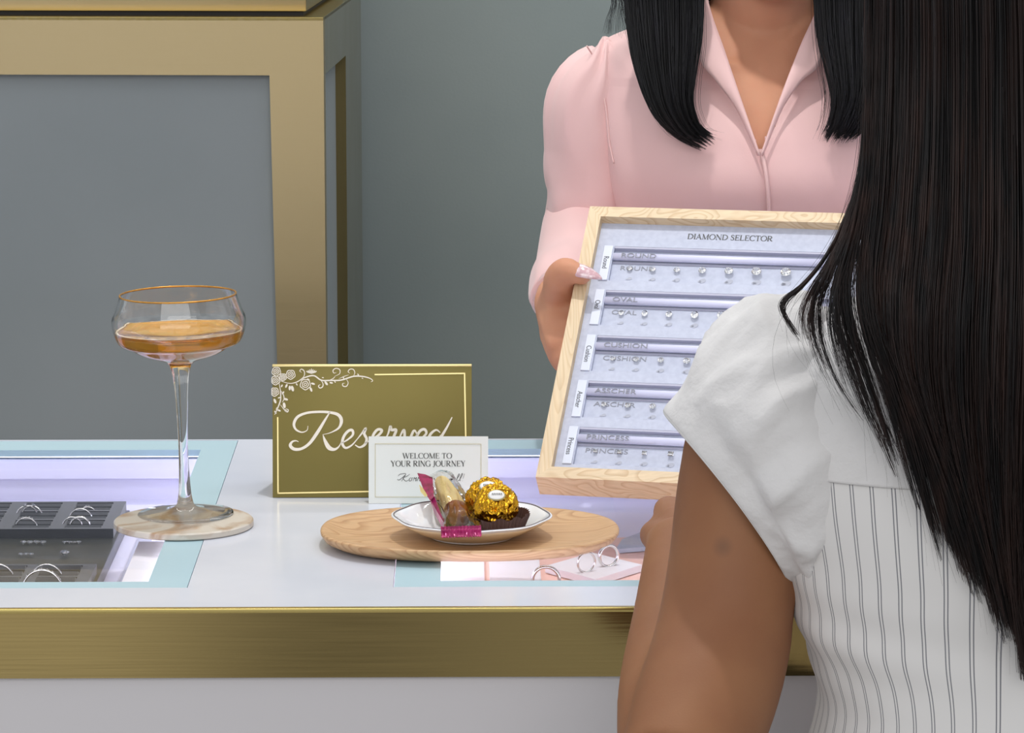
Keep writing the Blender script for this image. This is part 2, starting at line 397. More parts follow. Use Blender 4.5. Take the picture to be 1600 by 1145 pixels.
GL = {
 'A': (.86, [sl(.12, 0, .42, 1, TN), sl(.40, 1, .74, 0, TK), sl(.2, .33, .6, .33, TN), sf(.12, .018, .2), sf(.74, .018)]),
 'C': (.82, [arc(.46, .5, .4, .49, 48, 312), sl(.76, .66, .76, .93, .04), sl(.76, .1, .76, .2, .03)]),
 'D': (.9, stem(.16)+[arc(.3, .5, .5, .48, 90, -90), sl(.1, .98, .34, .98, TN), sl(.1, .02, .34, .02, TN)]),
 'E': (.72, stem(.16)+[sl(.1, .975, .62, .975, TN), sl(.1, .025, .64, .025, TN), sl(.16, .52, .5, .52, TN), sl(.62, .8, .62, 1, .04), sl(.64, 0, .64, .22, .04), sl(.5, .42, .5, .62, .04)]),
 'G': (.92, [arc(.48, .5, .42, .49, 48, 320), sl(.78, .05, .78, .42, TK*.9), sf(.78, .42, .26), sl(.78, .66, .78, .93, .04)]),
 'I': (.34, stem(.17)),
 'J': (.46, [[(.28, 1, TK), (.28, .3, TK), (.24, .02, .1), (.08, -.08, .07), (.02, 0, .09)], sf(.28, .982)]),
 'K': (.84, stem(.16)+[sl(.2, .4, .68, 1, TN), sl(.34, .56, .74, 0, TK), sf(.7, .982, .2), sf(.74, .018)]),
 'L': (.7, stem(.16)+[sl(.1, .025, .62, .025, TN), sl(.62, 0, .62, .22, .04)]),
 'M': (1.06, [sl(.16, 0, .16, 1, TN), sl(.16, 1, .52, .02, TK), sl(.52, .02, .88, 1, TN), sl(.88, 0, .88, 1, TK), sf(.16, .018, .2), sf(.88, .018), sf(.12, .982, .16), sf(.92, .982, .18)]),
 'N': (.92, [sl(.15, 0, .15, 1, TN), sl(.15, 1, .76, .0, TK), sl(.76, 0, .76, 1, TN), sf(.15, .018, .2), sf(.12, .982, .18), sf(.76, .982, .2)]),
 'O': (.94, [arc(.47, .5, .4, .49, 0, 360, n=36)]),
 'P': (.74, stem(.16)+[arc(.3, .74, .34, .24, 90, -90), sl(.1, .98, .32, .98, TN), sl(.16, .5, .32, .5, TN)]),
 'R': (.86, stem(.16)+[arc(.3, .74, .34, .24, 90, -90), sl(.1, .98, .32, .98, TN), sl(.16, .5, .34, .5, TN), [(.36, .5, TK), (.6, .14, TK), (.8, .0, .06)]]),
 'S': (.62, [[(.5, .78, .04), (.42, .95, .05), (.28, .985, .06), (.12, .88, .1), (.14, .68, .14), (.3, .54, .15), (.47, .38, .14), (.5, .16, .11), (.34, .015, .06), (.18, .03, .05), (.07, .22, .04)], sl(.5, .72, .5, .95, .035), sl(.07, .05, .07, .3, .035)]),
 'T': (.78, [sl(.39, 0, .39, 1, TK), sl(.04, .975, .74, .975, TN), sl(.05, .78, .05, 1, .04), sl(.73, .78, .73, 1, .04), sf(.39, .018)]),
 'U': (.88, [[(.16, 1, TK), (.16, .35, TK), (.24, .08, .11), (.44, .0, .06), (.64, .08, TN), (.72, .35, TN), (.72, 1, TN)], sf(.16, .982), sf(.72, .982, .2)]),
 'V': (.84, [sl(.1, 1, .44, 0, TK), sl(.44, 0, .74, 1, TN), sf(.1, .982), sf(.74, .982, .2)]),
 'W': (1.2, [sl(.1, 1, .36, 0, TK), sl(.36, 0, .6, .96, TN), sl(.56, 1, .84, 0, TK), sl(.84, 0, 1.1, 1, TN), sf(.1, .982), sf(.58, .982, .26), sf(1.1, .982, .2)]),
 'Y': (.82, [sl(.1, 1, .42, .46, TK), sl(.42, .46, .7, 1, TN), sl(.42, 0, .42, .48, TK), sf(.1, .982), sf(.7, .982, .2), sf(.42, .018)]),
 ' ': (.34, [])}
def serif(bm, s, T, width, height, cx, y, h=.0003, wk=1, z0=0, align='c'):
    tot = sum(GL[c][0] for c in s); kx = width/tot
    x = cx-width/2 if align == 'c' else cx
    for c in s:
        for st in GL[c][1]:
            ribbon(bm, [(x+p[0]*kx, y+p[1]*height, p[2]*height*wk) for p in st], T, h, smooth=len(st) > 2, n=None if len(st) < 12 else len(st), z0=z0)
        x += GL[c][0]*kx
def sans(s, T, size, x, y, ext=.0002, align='LEFT', sx=1.0, off=0):
    cu = bpy.data.curves.new('t', 'FONT'); cu.body = s; cu.size = size; cu.extrude = ext; cu.align_x = align; cu.offset = off
    o = bpy.data.objects.new('t', cu); COL.objects.link(o); dg = bpy.context.evaluated_depsgraph_get(); dg.update()
    me = bpy.data.meshes.new_from_object(o.evaluated_get(dg)); bpy.data.objects.remove(o)
    me.transform(T @ Matrix.Translation((x, y, 0)) @ Matrix.Diagonal((sx, 1, 1, 1)))
    bm = bmesh.new(); bm.from_mesh(me); bpy.data.meshes.remove(me); return bm
def frame_T(o, x, y, z):
    m = Matrix((x, y, z)).transposed().to_4x4(); m.translation = o; return m

# ------------------------------------------------------------------ the setting

tag(obj('floor', newbox(-2.6, 2.8, -.6, 4.4, -.05, 0), M['floor']), kind='structure')
tag(obj('wall_back', newbox(-2.6, 2.8, 4.3, 4.4, 0, 2.95), M['wall']), kind='structure')

# ------------------------------------------------------------------ brass framed cabinet behind the counter
CY = 3.7; ang = math.radians(2.9)
cx_, cy_ = Vector((math.cos(ang), -math.sin(ang), 0)), Vector((math.sin(ang), math.cos(ang), 0))
corner = at_y(505, 28, CY); ztop = corner.z; corner = Vector((corner.x, corner.y, 0))
cab = thing('display_cabinet', 'tall grey cabinet framed in brushed brass standing behind the counter', 'cabinet', corner)
CT_M = Matrix((cx_, cy_, Vector((0, 0, 1)))).transposed().to_4x4(); CT_M.translation = corner
def pxy(px):                    # how far along the cabinet side a pixel column lies
    d = ray(px, 200); k = (d.x/d.y)
    return (k*corner.y-corner.x)/(cy_.x-k*cy_.y)
dep = pxy(565)
zop = at_y(460, 118, CY).z; W1 = 85/F*CY; W2 = 70/F*CY
def plate(bm, pts, y0, y1, T):
    lo = [bm.verts.new(T @ Vector((p[0], y0, p[1]))) for p in pts]; hi = [bm.verts.new(T @ Vector((p[0], y1, p[1]))) for p in pts]
    bm.faces.new(lo); bm.faces.new(hi[::-1])
    for i in range(len(pts)): bm.faces.new((lo[i], lo[(i+1) % len(pts)], hi[(i+1) % len(pts)], hi[i]))
bm = bmesh.new(); box(bm, -1.25, -.012, .012, dep-.004, 0, ztop-.012, T=CT_M); obj('grey_panel', bm, M['panel'], cab)
bm = bmesh.new()
zb = .55
plate(bm, [(-1.25, zop), (0, zop), (0, ztop), (-1.25, ztop)], 0, .02, CT_M)
plate(bm, [(-W1, zop), (-W2, zb), (0, zb), (0, zop)], 0, .02, CT_M)
plate(bm, [(-W2, .0), (0, .0), (0, zb), (-W2, zb)], 0, .02, CT_M)
plate(bm, [(-1.25, 0), (-1.18, 0), (-1.18, zop), (-1.25, zop)], 0, .02, CT_M)
plate(bm, [(-1.18, 0), (-W2, 0), (-W2, .1), (-1.18, .1)], 0, .02, CT_M)
obj('front_frame', bm, M['brass'], cab)
bm = bmesh.new()
box(bm, -.014, 0, .02, dep, zop, ztop, T=CT_M); box(bm, -.014, 0, pxy(541), dep, 0, zop, T=CT_M)
obj('side_frame', bm, M['brass_side'], cab)
bm = bmesh.new(); box(bm, -1.25, 0, 0, dep, ztop-.003, ztop+.0005, T=CT_M); obj('top_edge', bm, M['brass_lip'], cab)
xr = (475-505)/F*CY
bm = bmesh.new(); box(bm, -1.24, xr-.004, .034, dep-.02, ztop+.0005, ztop+.005, T=CT_M); obj('shadow_gap_plinth', bm, M['dark'], cab)
bm = bmesh.new(); box(bm, -1.25, xr, .028, dep-.01, ztop+.005, ztop+.42, T=CT_M, bev=.002); obj('upper_tier', bm, M['brass'], cab, smooth='auto')

# ------------------------------------------------------------------ the display counter
YF, YB = at_z(500, 948, CT).y, at_z(500, 686, CT).y
X0, X1 = -1.35, 1.35
LX, RX = at_z(293, 918, CT).x, at_z(614, 918, CT).x
LCX, RCX = at_z(232, 908, CT).x, at_z(688, 908, CT).x
GY0, GY1 = at_z(293, 918, CT).y, YB-.004
CY0, CY1 = at_z(232, 908, CT).y, at_z(313, 702, CT).y
GL0, GR1 = -1.15, 1.15
def cells(bm, xs, ys, holes, z0, z1):
    V = {}
    def v(i, j, k):
        if (i, j, k) not in V: V[i, j, k] = bm.verts.new((xs[i], ys[j], (z0, z1)[k]))
        return V[i, j, k]
    on = lambda i, j: 0 <= i < len(xs)-1 and 0 <= j < len(ys)-1 and (i, j) not in holes
    for i in range(len(xs)-1):
        for j in range(len(ys)-1):
            if not on(i, j): continue
            bm.faces.new((v(i, j, 1), v(i+1, j, 1), v(i+1, j+1, 1), v(i, j+1, 1)))
            bm.faces.new((v(i, j, 0), v(i, j+1, 0), v(i+1, j+1, 0), v(i+1, j, 0)))
            if not on(i-1, j): bm.faces.new((v(i, j, 0), v(i, j, 1), v(i, j+1, 1), v(i, j+1, 0)))
            if not on(i+1, j): bm.faces.new((v(i+1, j, 0), v(i+1, j+1, 0), v(i+1, j+1, 1), v(i+1, j, 1)))
            if not on(i, j-1): bm.faces.new((v(i, j, 0), v(i+1, j, 0), v(i+1, j, 1), v(i, j, 1)))
            if not on(i, j+1): bm.faces.new((v(i, j+1, 0), v(i, j+1, 1), v(i+1, j+1, 1), v(i+1, j+1, 0)))
ctr = thing('display_counter', 'long white jewellery display counter with glass windows and a brushed brass front edge', 'counter', (0, (YF+YB)/2, 0))
bm = bmesh.new(); cells(bm, [X0, GL0, LX, RX, GR1, X1], [YF, GY0, GY1, YB], {(1, 1), (3, 1)}, CT-.012, CT); obj('countertop', bm, M['quartz'], ctr)
zf = at_y(500, 1056, YF).z
obj('brass_fascia', newbox(X0, X1, YF-.004, YF-.0002, zf, CT-.003), M['brass_fascia'], ctr)
obj('brass_lip', newbox(X0, X1, YF-.006, YF-.0001, CT-.003, CT+.0004, bev=.0008), M['brass_lip'], ctr, smooth='auto')
FLZ = CT-.05
bm = bmesh.new()
box(bm, X0+.01, X1-.01, YF+.0001, YF+.02, 0, CT-.0121); box(bm, X0+.01, X1-.01, YB-.012, YB-.001, 0, CT-.0121)
box(bm, X0+.01, X0+.03, YF+.02, YB-.012, 0, CT-.0121); box(bm, X1-.03, X1-.01, YF+.02, YB-.012, 0, CT-.0121)
box(bm, X0+.03, X1-.03, YF+.02, YB-.012, .05, .07)
obj('counter_body', bm, M['body'], ctr)
for nm, a, b, ca, cb, lab in (('left', GL0, LX, GL0+.03, LCX, None), ('right', RX, GR1, RCX, GR1-.03, None)):
    bm = bmesh.new(); cells(bm, [a+.0006, ca, cb, b-.0006], [GY0+.0006, CY0, CY1, GY1-.0006], {(1, 1)}, CT-.006, CT-.0003)
    fb = obj('frosted_glass_border', bm, M['frost'], ctr)
    obj('glass_pane', newbox(ca, cb, CY0, CY1, CT-.006, CT-.0003), M['pane'], ctr)
    bm = bmesh.new()
    box(bm, a-.012, b+.012, YF+.0201, YB-.0125, FLZ-.008, FLZ)
    box(bm, a-.012, b+.012, YB-.02, YB-.0125, FLZ, CT-.0125)
    box(bm, a-.012, b+.012, YB-.026, YB-.02, CT-.03, CT-.0125)
    box(bm, a-.012, a-.001, YF+.0201, YB-.02, FLZ, CT-.0125); box(bm, b+.001, b+.012, YF+.0201, YB-.02, FLZ, CT-.0125)
    obj('window_well_lining', bm, M['lav'], ctr)
    obj('led_strip', newbox(a+.002, b-.002, GY0-.004, GY0, FLZ+.006, CT-.0135), M['led'], ctr)
    obj('led_strip', newbox(a+.002, b-.002, CY1+.002, CY1+.0085, CT-.0070, CT-.0064), M['led'], ctr)
    for e0, e1 in ((a+.002, ca-.004), (cb+.004, b-.002)): obj('led_strip', newbox(e0, e1, GY0+.004, CY1, CT-.0070, CT-.0064), M['led'], ctr)
# white side ledge, and floor shadow of the left well painted as a strip
obj('side_ledge', newbox(at_z(190, 908, CT-.012).x, LX, YF+.03, at_z(207, 845, CT-.012).y, FLZ, CT-.0125), M['whitecard'], ctr)
gx = at_z(160, 908, FLZ).x
obj('grey_floor_shadow', newbox(-.274, -.262, 2.6, 2.86, FLZ, FLZ+.001), M['rail'], ctr)  # shade on the well floor, put in as a grey strip

# ------------------------------------------------------------------ ring tray inside the left window
TRX = -.286; TZ = CT-.03
trb = at_z(195, 782, TZ).y
tray = thing('ring_tray', 'dark grey velvet ring tray under the left glass window', 'tray', (-.42, 2.75, FLZ))
obj('tray_base', newbox(-.62, TRX, 2.49, trb, FLZ+.0002, TZ-.008, bev=.0015), M['darkgl'], tray, smooth='auto')
def ring_block(y0, y1, rows):
    xs = [-.62]; holes = set()
    for k in range(6, -1, -1):
        c = -.3147-.0431*k; xs += [c-.0155, c+.0155]
    xs += [TRX-.003]
    g = .0045; h = (y1-y0-g*(rows+1))/rows; ys = [y0]
    for r in range(rows): ys += [y0+g+r*(g+h), y0+g+r*(g+h)+h]
    ys += [y1]
    for i in range(1, len(xs)-1, 2):
        for j in range(1, len(ys)-1, 2): holes.add((i, j))
    bm = bmesh.new(); cells(bm, xs, ys, holes, TZ-.008, TZ)
    for i, j in list(holes):       # padded roll in each slot
        if xs[i] < -.45: continue
        yc = (ys[j]+ys[j+1])/2; r = h*.2
        for sgn in (-1, 1):
            tube(bm, [(xs[i]+.0005, yc+sgn*h*.28, TZ-.0055, r), (xs[i+1]-.0005, yc+sgn*h*.28, TZ-.0055, r)], 8, 3, ref=(0, 0, 1))
    obj('slotted_cushion', bm, M['velvet'], tray, smooth='auto')
yb0 = at_z(150, 826, TZ).y; yf1 = at_z(137, 881, TZ).y
ring_block(yb0, trb-.003, 3); ring_block(yf1-.125, yf1, 3)
def gem(bm, c, r, T=None, seg=10):
    prof = [(.02*r, -.75*r), (.55*r, -.38*r), (r, 0), (r*.97, .08*r), (.6*r, .36*r), (.02*r, .37*r)]
    b2 = bmesh.new(); lathe(b2, prof, seg, cap=True)
    me = bpy.data.meshes.new('g'); b2.to_mesh(me); b2.free()
    me.transform(Matrix.Translation(c) @ (T or Matrix())); bm.from_mesh(me); bpy.data.meshes.remove(me)
def ring(u, v, z, label, R=.0085, yaw=0., tilt=0., stones=1, br=.0007, group='rings in the dark tray', sink=.3, lean=0.):
    p = at_z(u, v, z); c = p+Vector((0, 0, -R*sink))
    t = thing('ring', label, 'ring', c, group)
    T = Matrix.Translation(c) @ Matrix.Rotation(yaw, 4, 'Z') @ Matrix.Rotation(lean, 4, 'Y') @ Matrix.Rotation(tilt, 4, 'X')
    bm = bmesh.new(); rr = [[T @ Vector(((R+br*math.cos(b))*math.cos(a), br*1.5*math.sin(b), (R+br*math.cos(b))*math.sin(a))) for b in [2*PI*k/8 for k in range(8)]] for a in [2*PI*k/48 for k in range(49)]]
    grid_loft(bm, rr[:-1]+[rr[0]], cap=False); bmesh.ops.remove_doubles(bm, verts=bm.verts, dist=1e-6)
    obj('band', bm, M['silver'], t, smooth=True)
    for k in range(stones):
        a = PI/2+(k-(stones-1)/2)*.27
        bm = bmesh.new(); r = .0026 if stones == 1 else .0012
        gem(bm, (0, 0, 0), r); M2 = T @ Matrix.Translation((math.cos(a)*(R+r*.8), 0, math.sin(a)*(R+r*.8))) @ Matrix.Rotation(PI/2-a, 4, 'Y')
        bmesh.ops.transform(bm, matrix=M2, verts=bm.verts); obj('diamond', bm, M['crystal'], t)
    return t
ring(42, 801, TZ, 'silver ring leaning left, crossing another ring in the rear left slots', lean=.55, yaw=.1, stones=1)
ring(50, 801, TZ, 'silver ring leaning right, crossing another ring in the rear left slots', lean=-.55, yaw=-.1, stones=1)
ring(137, 795, TZ, 'low silver ring with tiny raised stones in the rearmost right slot', R=.007, stones=2, sink=.75)
ring(126, 806, TZ, 'plain thin silver ring arching from the second right slot of the rear cushion', R=.0095, stones=0, sink=.35)
ring(41, 818, TZ, 'silver ring with a cluster of stones in the front left slot of the rear cushion', R=.009, stones=5, sink=.45)
ring(113, 818, TZ, 'open silver ring leaning left in the front right slot of the rear cushion', lean=.4, stones=0, R=.008)
ring(125, 818, TZ, 'thick silver ring leaning right in the front right slot of the rear cushion', lean=-.5, stones=0, R=.008, br=.001)
ring(73, 897, TZ, 'plain bright silver band arching from the front cushion', R=.012, stones=0, sink=.35)
ring(66, 912, TZ, 'eternity ring studded with a row of stones in the front cushion', R=.0145, stones=9, sink=.25, br=.001)
ring(-3, 897, TZ, 'silver ring cut by the left edge of the photo in the front cushion', R=.012, stones=0, sink=.35)
for u, v, r, lab, sc in ((52, 850, .0028, 'cluster of small stones on the flat tray middle, rear left', 4), (112, 849, .002, 'thin bar of small stones on the flat tray middle, rear right', 4), (41, 868, .0022, 'pair of small stones on the flat tray middle, front left', 3), (101, 868, .004, 'largest square stone on the flat tray middle, front right', 1)):
    p = at_z(u, v, TZ-.008); bm = bmesh.new()
    for k in range(sc):
        gem(bm, p+Vector(((k-(sc-1)/2)*r*1.9, random.uniform(-.001, .001), r*.76)), r, seg=8)
    solo('loose_diamond', bm, M['crystal'], lab, 'diamond', 'loose diamonds on the dark tray')

# ------------------------------------------------------------------ right window: cards, board, ring pad
z1 = FLZ+.004
def quad_box(name, pix, z, h, m, label, cat, group=None, zs=None):
    bm = bmesh.new(); P = [at_z(a, b, z) for a, b in pix]
    if zs: P = [at_z(a, b, q) for (a, b), q in zip(pix, zs)]
    lo = [bm.verts.new(p-Vector((0, 0, h))) for p in P]; hi = [bm.verts.new(p) for p in P]
    bm.faces.new(lo); bm.faces.new(hi)
    for i in range(4): bm.faces.new((lo[i], lo[(i+1) % 4], hi[(i+1) % 4], hi[i]))
    return solo(name, bm, m, label, cat, group)
ya, yc_ = at_z(700, 840, z1).y, at_z(700, 935, z1).y
xx = lambda px, y: at_z(726, 900, z1).x+0*y+(px-726)/F*y
bm = newbox(at_z(640, 900, z1).x, at_z(1250, 900, z1).x, yc_, ya, FLZ+.0002, z1-.0002); solo('pink_display_board', bm, M['blush'], 'blush pink board lying under the right glass window', 'board')
cy2 = at_z(700, 868, z1).y
for a, b, lab in ((686, 757, 'white card under the right window, nearest its left edge'), (765, 845, 'white card under the right window, beside the ring pad')):
    bm = newbox(at_z(a, 900, z1).x, at_z(b, 900, z1).x, yc_+.002, cy2, z1, z1+.0012, bev=.0003)
    solo('blank_card', bm, M['whitecard'], lab, 'card', 'white cards under the right window')
quad_box('ring_pad', [(852, 884), (930, 905), (1003, 882), (925, 863)], z1+.006, .0055, M['whitecard'], 'white diamond-shaped pad holding two rings under the glass', 'pad')
quad_box('lavender_booklet', [(962, 858), (1060, 850), (1052, 812), (972, 842)], z1+.004, .0035, M['linen'], 'lavender folded booklet under the glass beside the wooden tray', 'booklet')
ring(916, 893, z1+.006, 'left of the two silver rings standing on the white pad', R=.0078, yaw=.5, stones=0, sink=-.95, br=.0009, group='rings on the white pad')
ring(951, 884, z1+.006, 'right of the two silver rings on the white pad, set with a stone', R=.0085, yaw=.5, stones=1, sink=-.95, br=.0012, group='rings on the white pad')
ring(853, 912, z1+.0012, 'thick silver ring at the front right corner of a white card under glass', R=.0105, yaw=0, stones=0, sink=-.3, br=.0015, group='rings on the pink board')

# ------------------------------------------------------------------ coaster, coupe glass and cocktail
COZ = .0055
cc = at_z(287, 811.5, CT+COZ); cR = 111/F*cc.y
bm = bmesh.new(); lathe(bm, [(cR-.0012, 0), (cR, .001), (cR, COZ-.001), (cR-.001, COZ)], 96, (cc.x, cc.y, CT+.0002), cap=True)
solo('stone_coaster', bm, M['marble'], 'round beige veined stone coaster under the coupe glass', 'coaster', smooth='auto')
gc = at_z(290, 803, CT+COZ); GZ = CT+COZ-.0002
gT = Matrix.Translation((gc.x, gc.y, GZ)) @ Matrix.Rotation(math.radians(-1.1), 4, 'Y') 
HR = .1745
def gl_y(y):      # height above foot of a pixel row on the glass axis
    return at_y(285, y, gc.y).z-GZ
zr, zm, zb_ = gl_y(460), gl_y(524), gl_y(561)
outer = [(.0008, .0), (.037, .0), (.0378, .0005), (.0375, .0013), (.030, .0019), (.018, .0030), (.009, .0062), (.0058, .0125), (.0043, .03), (.0038, .06), (.0046, .085), (.0058, zb_-.018), (.0075, zb_-.008), (.0105, zb_-.0025), (.018, zb_+.0005), (.030, zb_+.0045), (.040, zb_+.010), (.0475, zm-.005), (.0518, zm+.006), (.0520, zm+.014), (.0496, zr-.013), (.0466, zr-.004), (.0456, zr)]
th = .0011
inner = [(.0448, zr), (.0457, zr-.004), (.0487, zr-.013), (.0509, zm+.014), (.0507, zm+.006), (.0465, zm-.004), (.0393, zb_+.0112), (.0295, zb_+.0058), (.018, zb_+.0026), (.008, zb_+.0018), (.0008, zb_+.0016)]
glass = thing('coupe_glass', 'stemmed coupe glass with a gold rim standing on the round coaster', 'glass', (gc.x, gc.y, GZ))
def smoothprof(p, k=5): return [tuple(q) for q in crom(p, (len(p)-1)*k+1)]
def bowl_obj(name, prof, m, parent, cap=True):
    bm = bmesh.new(); lathe(bm, prof, 96, cap=cap); bmesh.ops.transform(bm, matrix=gT, verts=bm.verts)
    return obj(name, bm, m, parent, smooth=True)
sm = smoothprof(outer[5:], 4)
bowl_obj('bowl_and_stem', outer[:5]+sm+smoothprof(inner, 4), M['glass'], glass)
bm = bmesh.new(); rr = [[gT @ Vector(((.0452+.0007*math.cos(b))*math.cos(a), (.0452+.0007*math.cos(b))*math.sin(a), zr+.0007*math.sin(b))) for b in [2*PI*k/8 for k in range(8)]] for a in [2*PI*k/96 for k in range(97)]]
grid_loft(bm, rr, cap=False); bmesh.ops.remove_doubles(bm, verts=bm.verts, dist=1e-6); obj('gold_rim', bm, M['goldrim'], glass, smooth=True)
zs = gl_y(515)
lp = [(r+.00025, z-.0002) for r, z in smoothprof(inner, 6)[::-1] if z < zs-.0002]
lp = [(.0006, zb_+.0013)]+lp[1:]; rl = lp[-1][0]
lp += [(rl, zs), (rl-.001, zs-.0004), (rl*.5, zs-.0005), (.0006, zs-.0005)]
bm = bmesh.new(); lathe(bm, lp, 96, cap=True); bmesh.ops.transform(bm, matrix=gT, verts=bm.verts)
bmesh.ops.recalc_face_normals(bm, faces=bm.faces)
lq = solo('cocktail', bm, M['liquid'], 'amber cocktail half filling the coupe glass', 'drink', smooth=True)
bm = bmesh.new(); rr = []
for i in range(145):
    a = 2*PI*(i % 144)/144; q = .0005+.0004*noise.noise(Vector((math.cos(a)*9, math.sin(a)*9, 2)))
    rr.append([gT @ Vector(((rl-.0013+1.8*q*math.cos(b))*math.cos(a), (rl-.0013+1.8*q*math.cos(b))*math.sin(a), zs-.0002+.7*q*math.sin(b))) for b in [2*PI*k/8 for k in range(8)]])
grid_loft(bm, rr, cap=False); bmesh.ops.remove_doubles(bm, verts=bm.verts, dist=1e-6)
obj('foam_ring', bm, M['foam'], lq, smooth=True)

# ------------------------------------------------------------------ reserved sign
yb = at_z(430, 777, CT).y; th_ = .002
tl0 = at_y(424, 571, yb+.016); bl0 = at_z(426, 778, CT); br0 = at_z(739, 777.5, CT)
sx_ = (br0-bl0).normalized(); sy_ = (Vector((bl0.x, tl0.y, tl0.z))-bl0).normalized(); sz_ = sx_.cross(sy_)
SH = (tl0-bl0).dot(sy_); SW = (br0-bl0).length-.0008
ST = frame_T(bl0+Vector((0, 0, .0002))+sz_*0, sx_, sy_, sz_)
def onp(T, u, v):
    n = T.to_3x3().col[2]; p = at_plane(u, v, T.translation, n); q = T.inverted() @ p; return q.x, q.y
sign = thing('reserved_sign', 'gold tent sign reading Reserved in white script with roses in its corner', 'sign', bl0+sx_*SW/2)
bm = bmesh.new(); box(bm, 0, SW, .0003, SH, -th_, 0, bev=.0004, T=ST); obj('front_panel', bm, M['signgold'], sign, smooth='auto')
bk = ST @ Vector((0, SH, -th_)); bkd = Vector((0, .055, -(bk.z-CT-.0006))).normalized(); 
BT = frame_T(bk, sx_, bkd, sx_.cross(bkd)); bl_ = (bk.z-CT-.0006)/abs(bkd.z)
bm = bmesh.new(); box(bm, 0, SW, 0, bl_-.001, 0, .0016, T=BT); obj('back_panel', bm, M['signgold'], sign)
bm = bmesh.new(); box(bm, 0, SW, SH-.0012, SH+.0008, -th_-.0008, .0006, bev=.0004, T=ST); obj('bright_top_fold', bm, M['goldline'], sign, smooth='auto')
def Z3(x, y): return onp(ST, 400+x/4.2105, 550+y/4.2105)
k3 = 1/4.2105/F*bl0.y    # metres per traced unit
def traced(bm, pts, wd, T=ST, f=Z3, k=k3, tap=.35, n=None, h=.0004, z0=0, fat=1.0):
    q = []
    for i, p in enumerate(pts):
        t = i/(len(pts)-1); e = min(1, tap+2.2*min(t, 1-t)); x, y = f(*p[:2]); q.append((x, y, (p[2] if len(p) > 2 else wd)*k*e*fat))
    ribbon(bm, q, T, h, n=n or (len(pts)-1)*6+1, z0=z0)
bm = bmesh.new()
W9 = 18
traced(bm, [(342, 485, 7), (335, 515, 8), (300, 527, 10), (262, 508, 12), (250, 470, 14), (275, 425, 14), (335, 400, 12), (410, 393, 12), (480, 396, 13), (540, 412, 16), (562, 450, 20), (545, 498, 16), (490, 530, 9), (440, 542, 6)], 12, fat=1.3)
traced(bm, [(440, 542, 6), (455, 585, 20), (480, 628, 22), (515, 640, 14), (545, 622, 9), (562, 588, 7)], 14, fat=1.3)
traced(bm, [(490, 388, 12), (452, 450, 20), (402, 532, 20), (352, 600, 15), (300, 635, 14), (252, 638, 16), (226, 615, 16), (238, 590, 12), (262, 583, 10), (280, 590, 8)], 12, fat=1.3)
for c in ([(560, 600), (600, 578), (636, 545), (634, 515), (608, 518), (578, 555), (568, 600), (590, 630), (630, 612), (668, 570)],
          [(668, 570), (700, 530), (722, 502), (712, 535), (728, 572), (716, 608), (682, 626), (652, 610)],
          [(715, 600), (760, 575), (808, 545), (828, 515), (800, 510), (772, 545), (765, 592), (790, 622), (838, 592)],
          [(838, 592), (868, 540), (884, 488), (892, 512), (922, 512), (905, 560), (895, 605), (915, 620), (935, 595)],
          [(935, 595), (952, 545), (974, 512), (978, 560), (974, 612), (1008, 578), (1036, 520), (1052, 525), (1062, 560)],
          [(1045, 598), (1085, 570), (1120, 535), (1108, 508), (1078, 520), (1052, 570), (1060, 612), (1092, 622), (1130, 592)],
          [(1212, 530), (1185, 512), (1148, 540), (1128, 590), (1142, 622), (1178, 600), (1216, 545)],
          [(1290, 428), (1256, 495), (1218, 560), (1202, 605), (1218, 622), (1256, 598)]):
    traced(bm, c, W9)
obj('reserved_lettering', bm, M['script'], sign)
bm = bmesh.new()
def lines(bm, pts, wd, f=Z3, T=ST, k=k3):
    for a, b in zip(pts, pts[1:]):
        p, q = f(*a), f(*b); d = Vector((q[0]-p[0], q[1]-p[1])).normalized()*wd*k*.5
        ribbon(bm, [(p[0]-d.x, p[1]-d.y, wd*k), (q[0]+d.x, q[1]+d.y, wd*k)], T, .0003, smooth=False)
lines(bm, [(785, 148), (1372, 140), (1386, 905), (145, 928), (143, 432)], 9)
obj('gold_border_line', bm, M['goldline'], sign)
bm = bmesh.new()
vines = [([(150, 185), (215, 205), (265, 198), (320, 168), (380, 155), (430, 185), (490, 186), (560, 184), (640, 160), (700, 160), (748, 172), (768, 188), (756, 196)], 9),
 ([(520, 158), (550, 142), (551, 116), (526, 107), (507, 120), (512, 138), (528, 134)], 6), ([(640, 160), (650, 135), (640, 114), (618, 113), (606, 128), (618, 140)], 6),
 ([(420, 178), (440, 205), (438, 228), (420, 236), (411, 222), (424, 213)], 7), ([(590, 172), (606, 200), (596, 224), (574, 224), (570, 208), (584, 204)], 6),
 ([(285, 185), (315, 160), (318, 128), (300, 112), (288, 124), (300, 134)], 6), ([(150, 195), (160, 250), (162, 310), (150, 350), (133, 392), (122, 412)], 8),
 ([(160, 345), (186, 378), (206, 394), (212, 380), (196, 372)], 7), ([(160, 250), (180, 280), (184, 310), (172, 330)], 6), ([(545, 175), (580, 160), (610, 150)], 5), ([(480, 186), (510, 172), (520, 158)], 5)]
for v, wd in vines: traced(bm, v, wd, h=.0003)
for x, y, r in ((228, 148, 29), (325, 213, 33), (134, 128, 28), (128, 186, 28), (122, 262, 27), (178, 165, 22)):
    for q, (rr_, ww) in enumerate(((1, 6), (.6, 5.5), (.25, 5))):
        pts = []
        for i in range(17):
            a = 2*PI*i/16+q*1.3; e = rr_*(1+.07*math.sin(5*a+q)); px = max(104, x+r*e*math.cos(a)); pts.append((px, y+r*e*math.sin(a)))
        traced(bm, pts, ww, tap=.8, h=.0003)
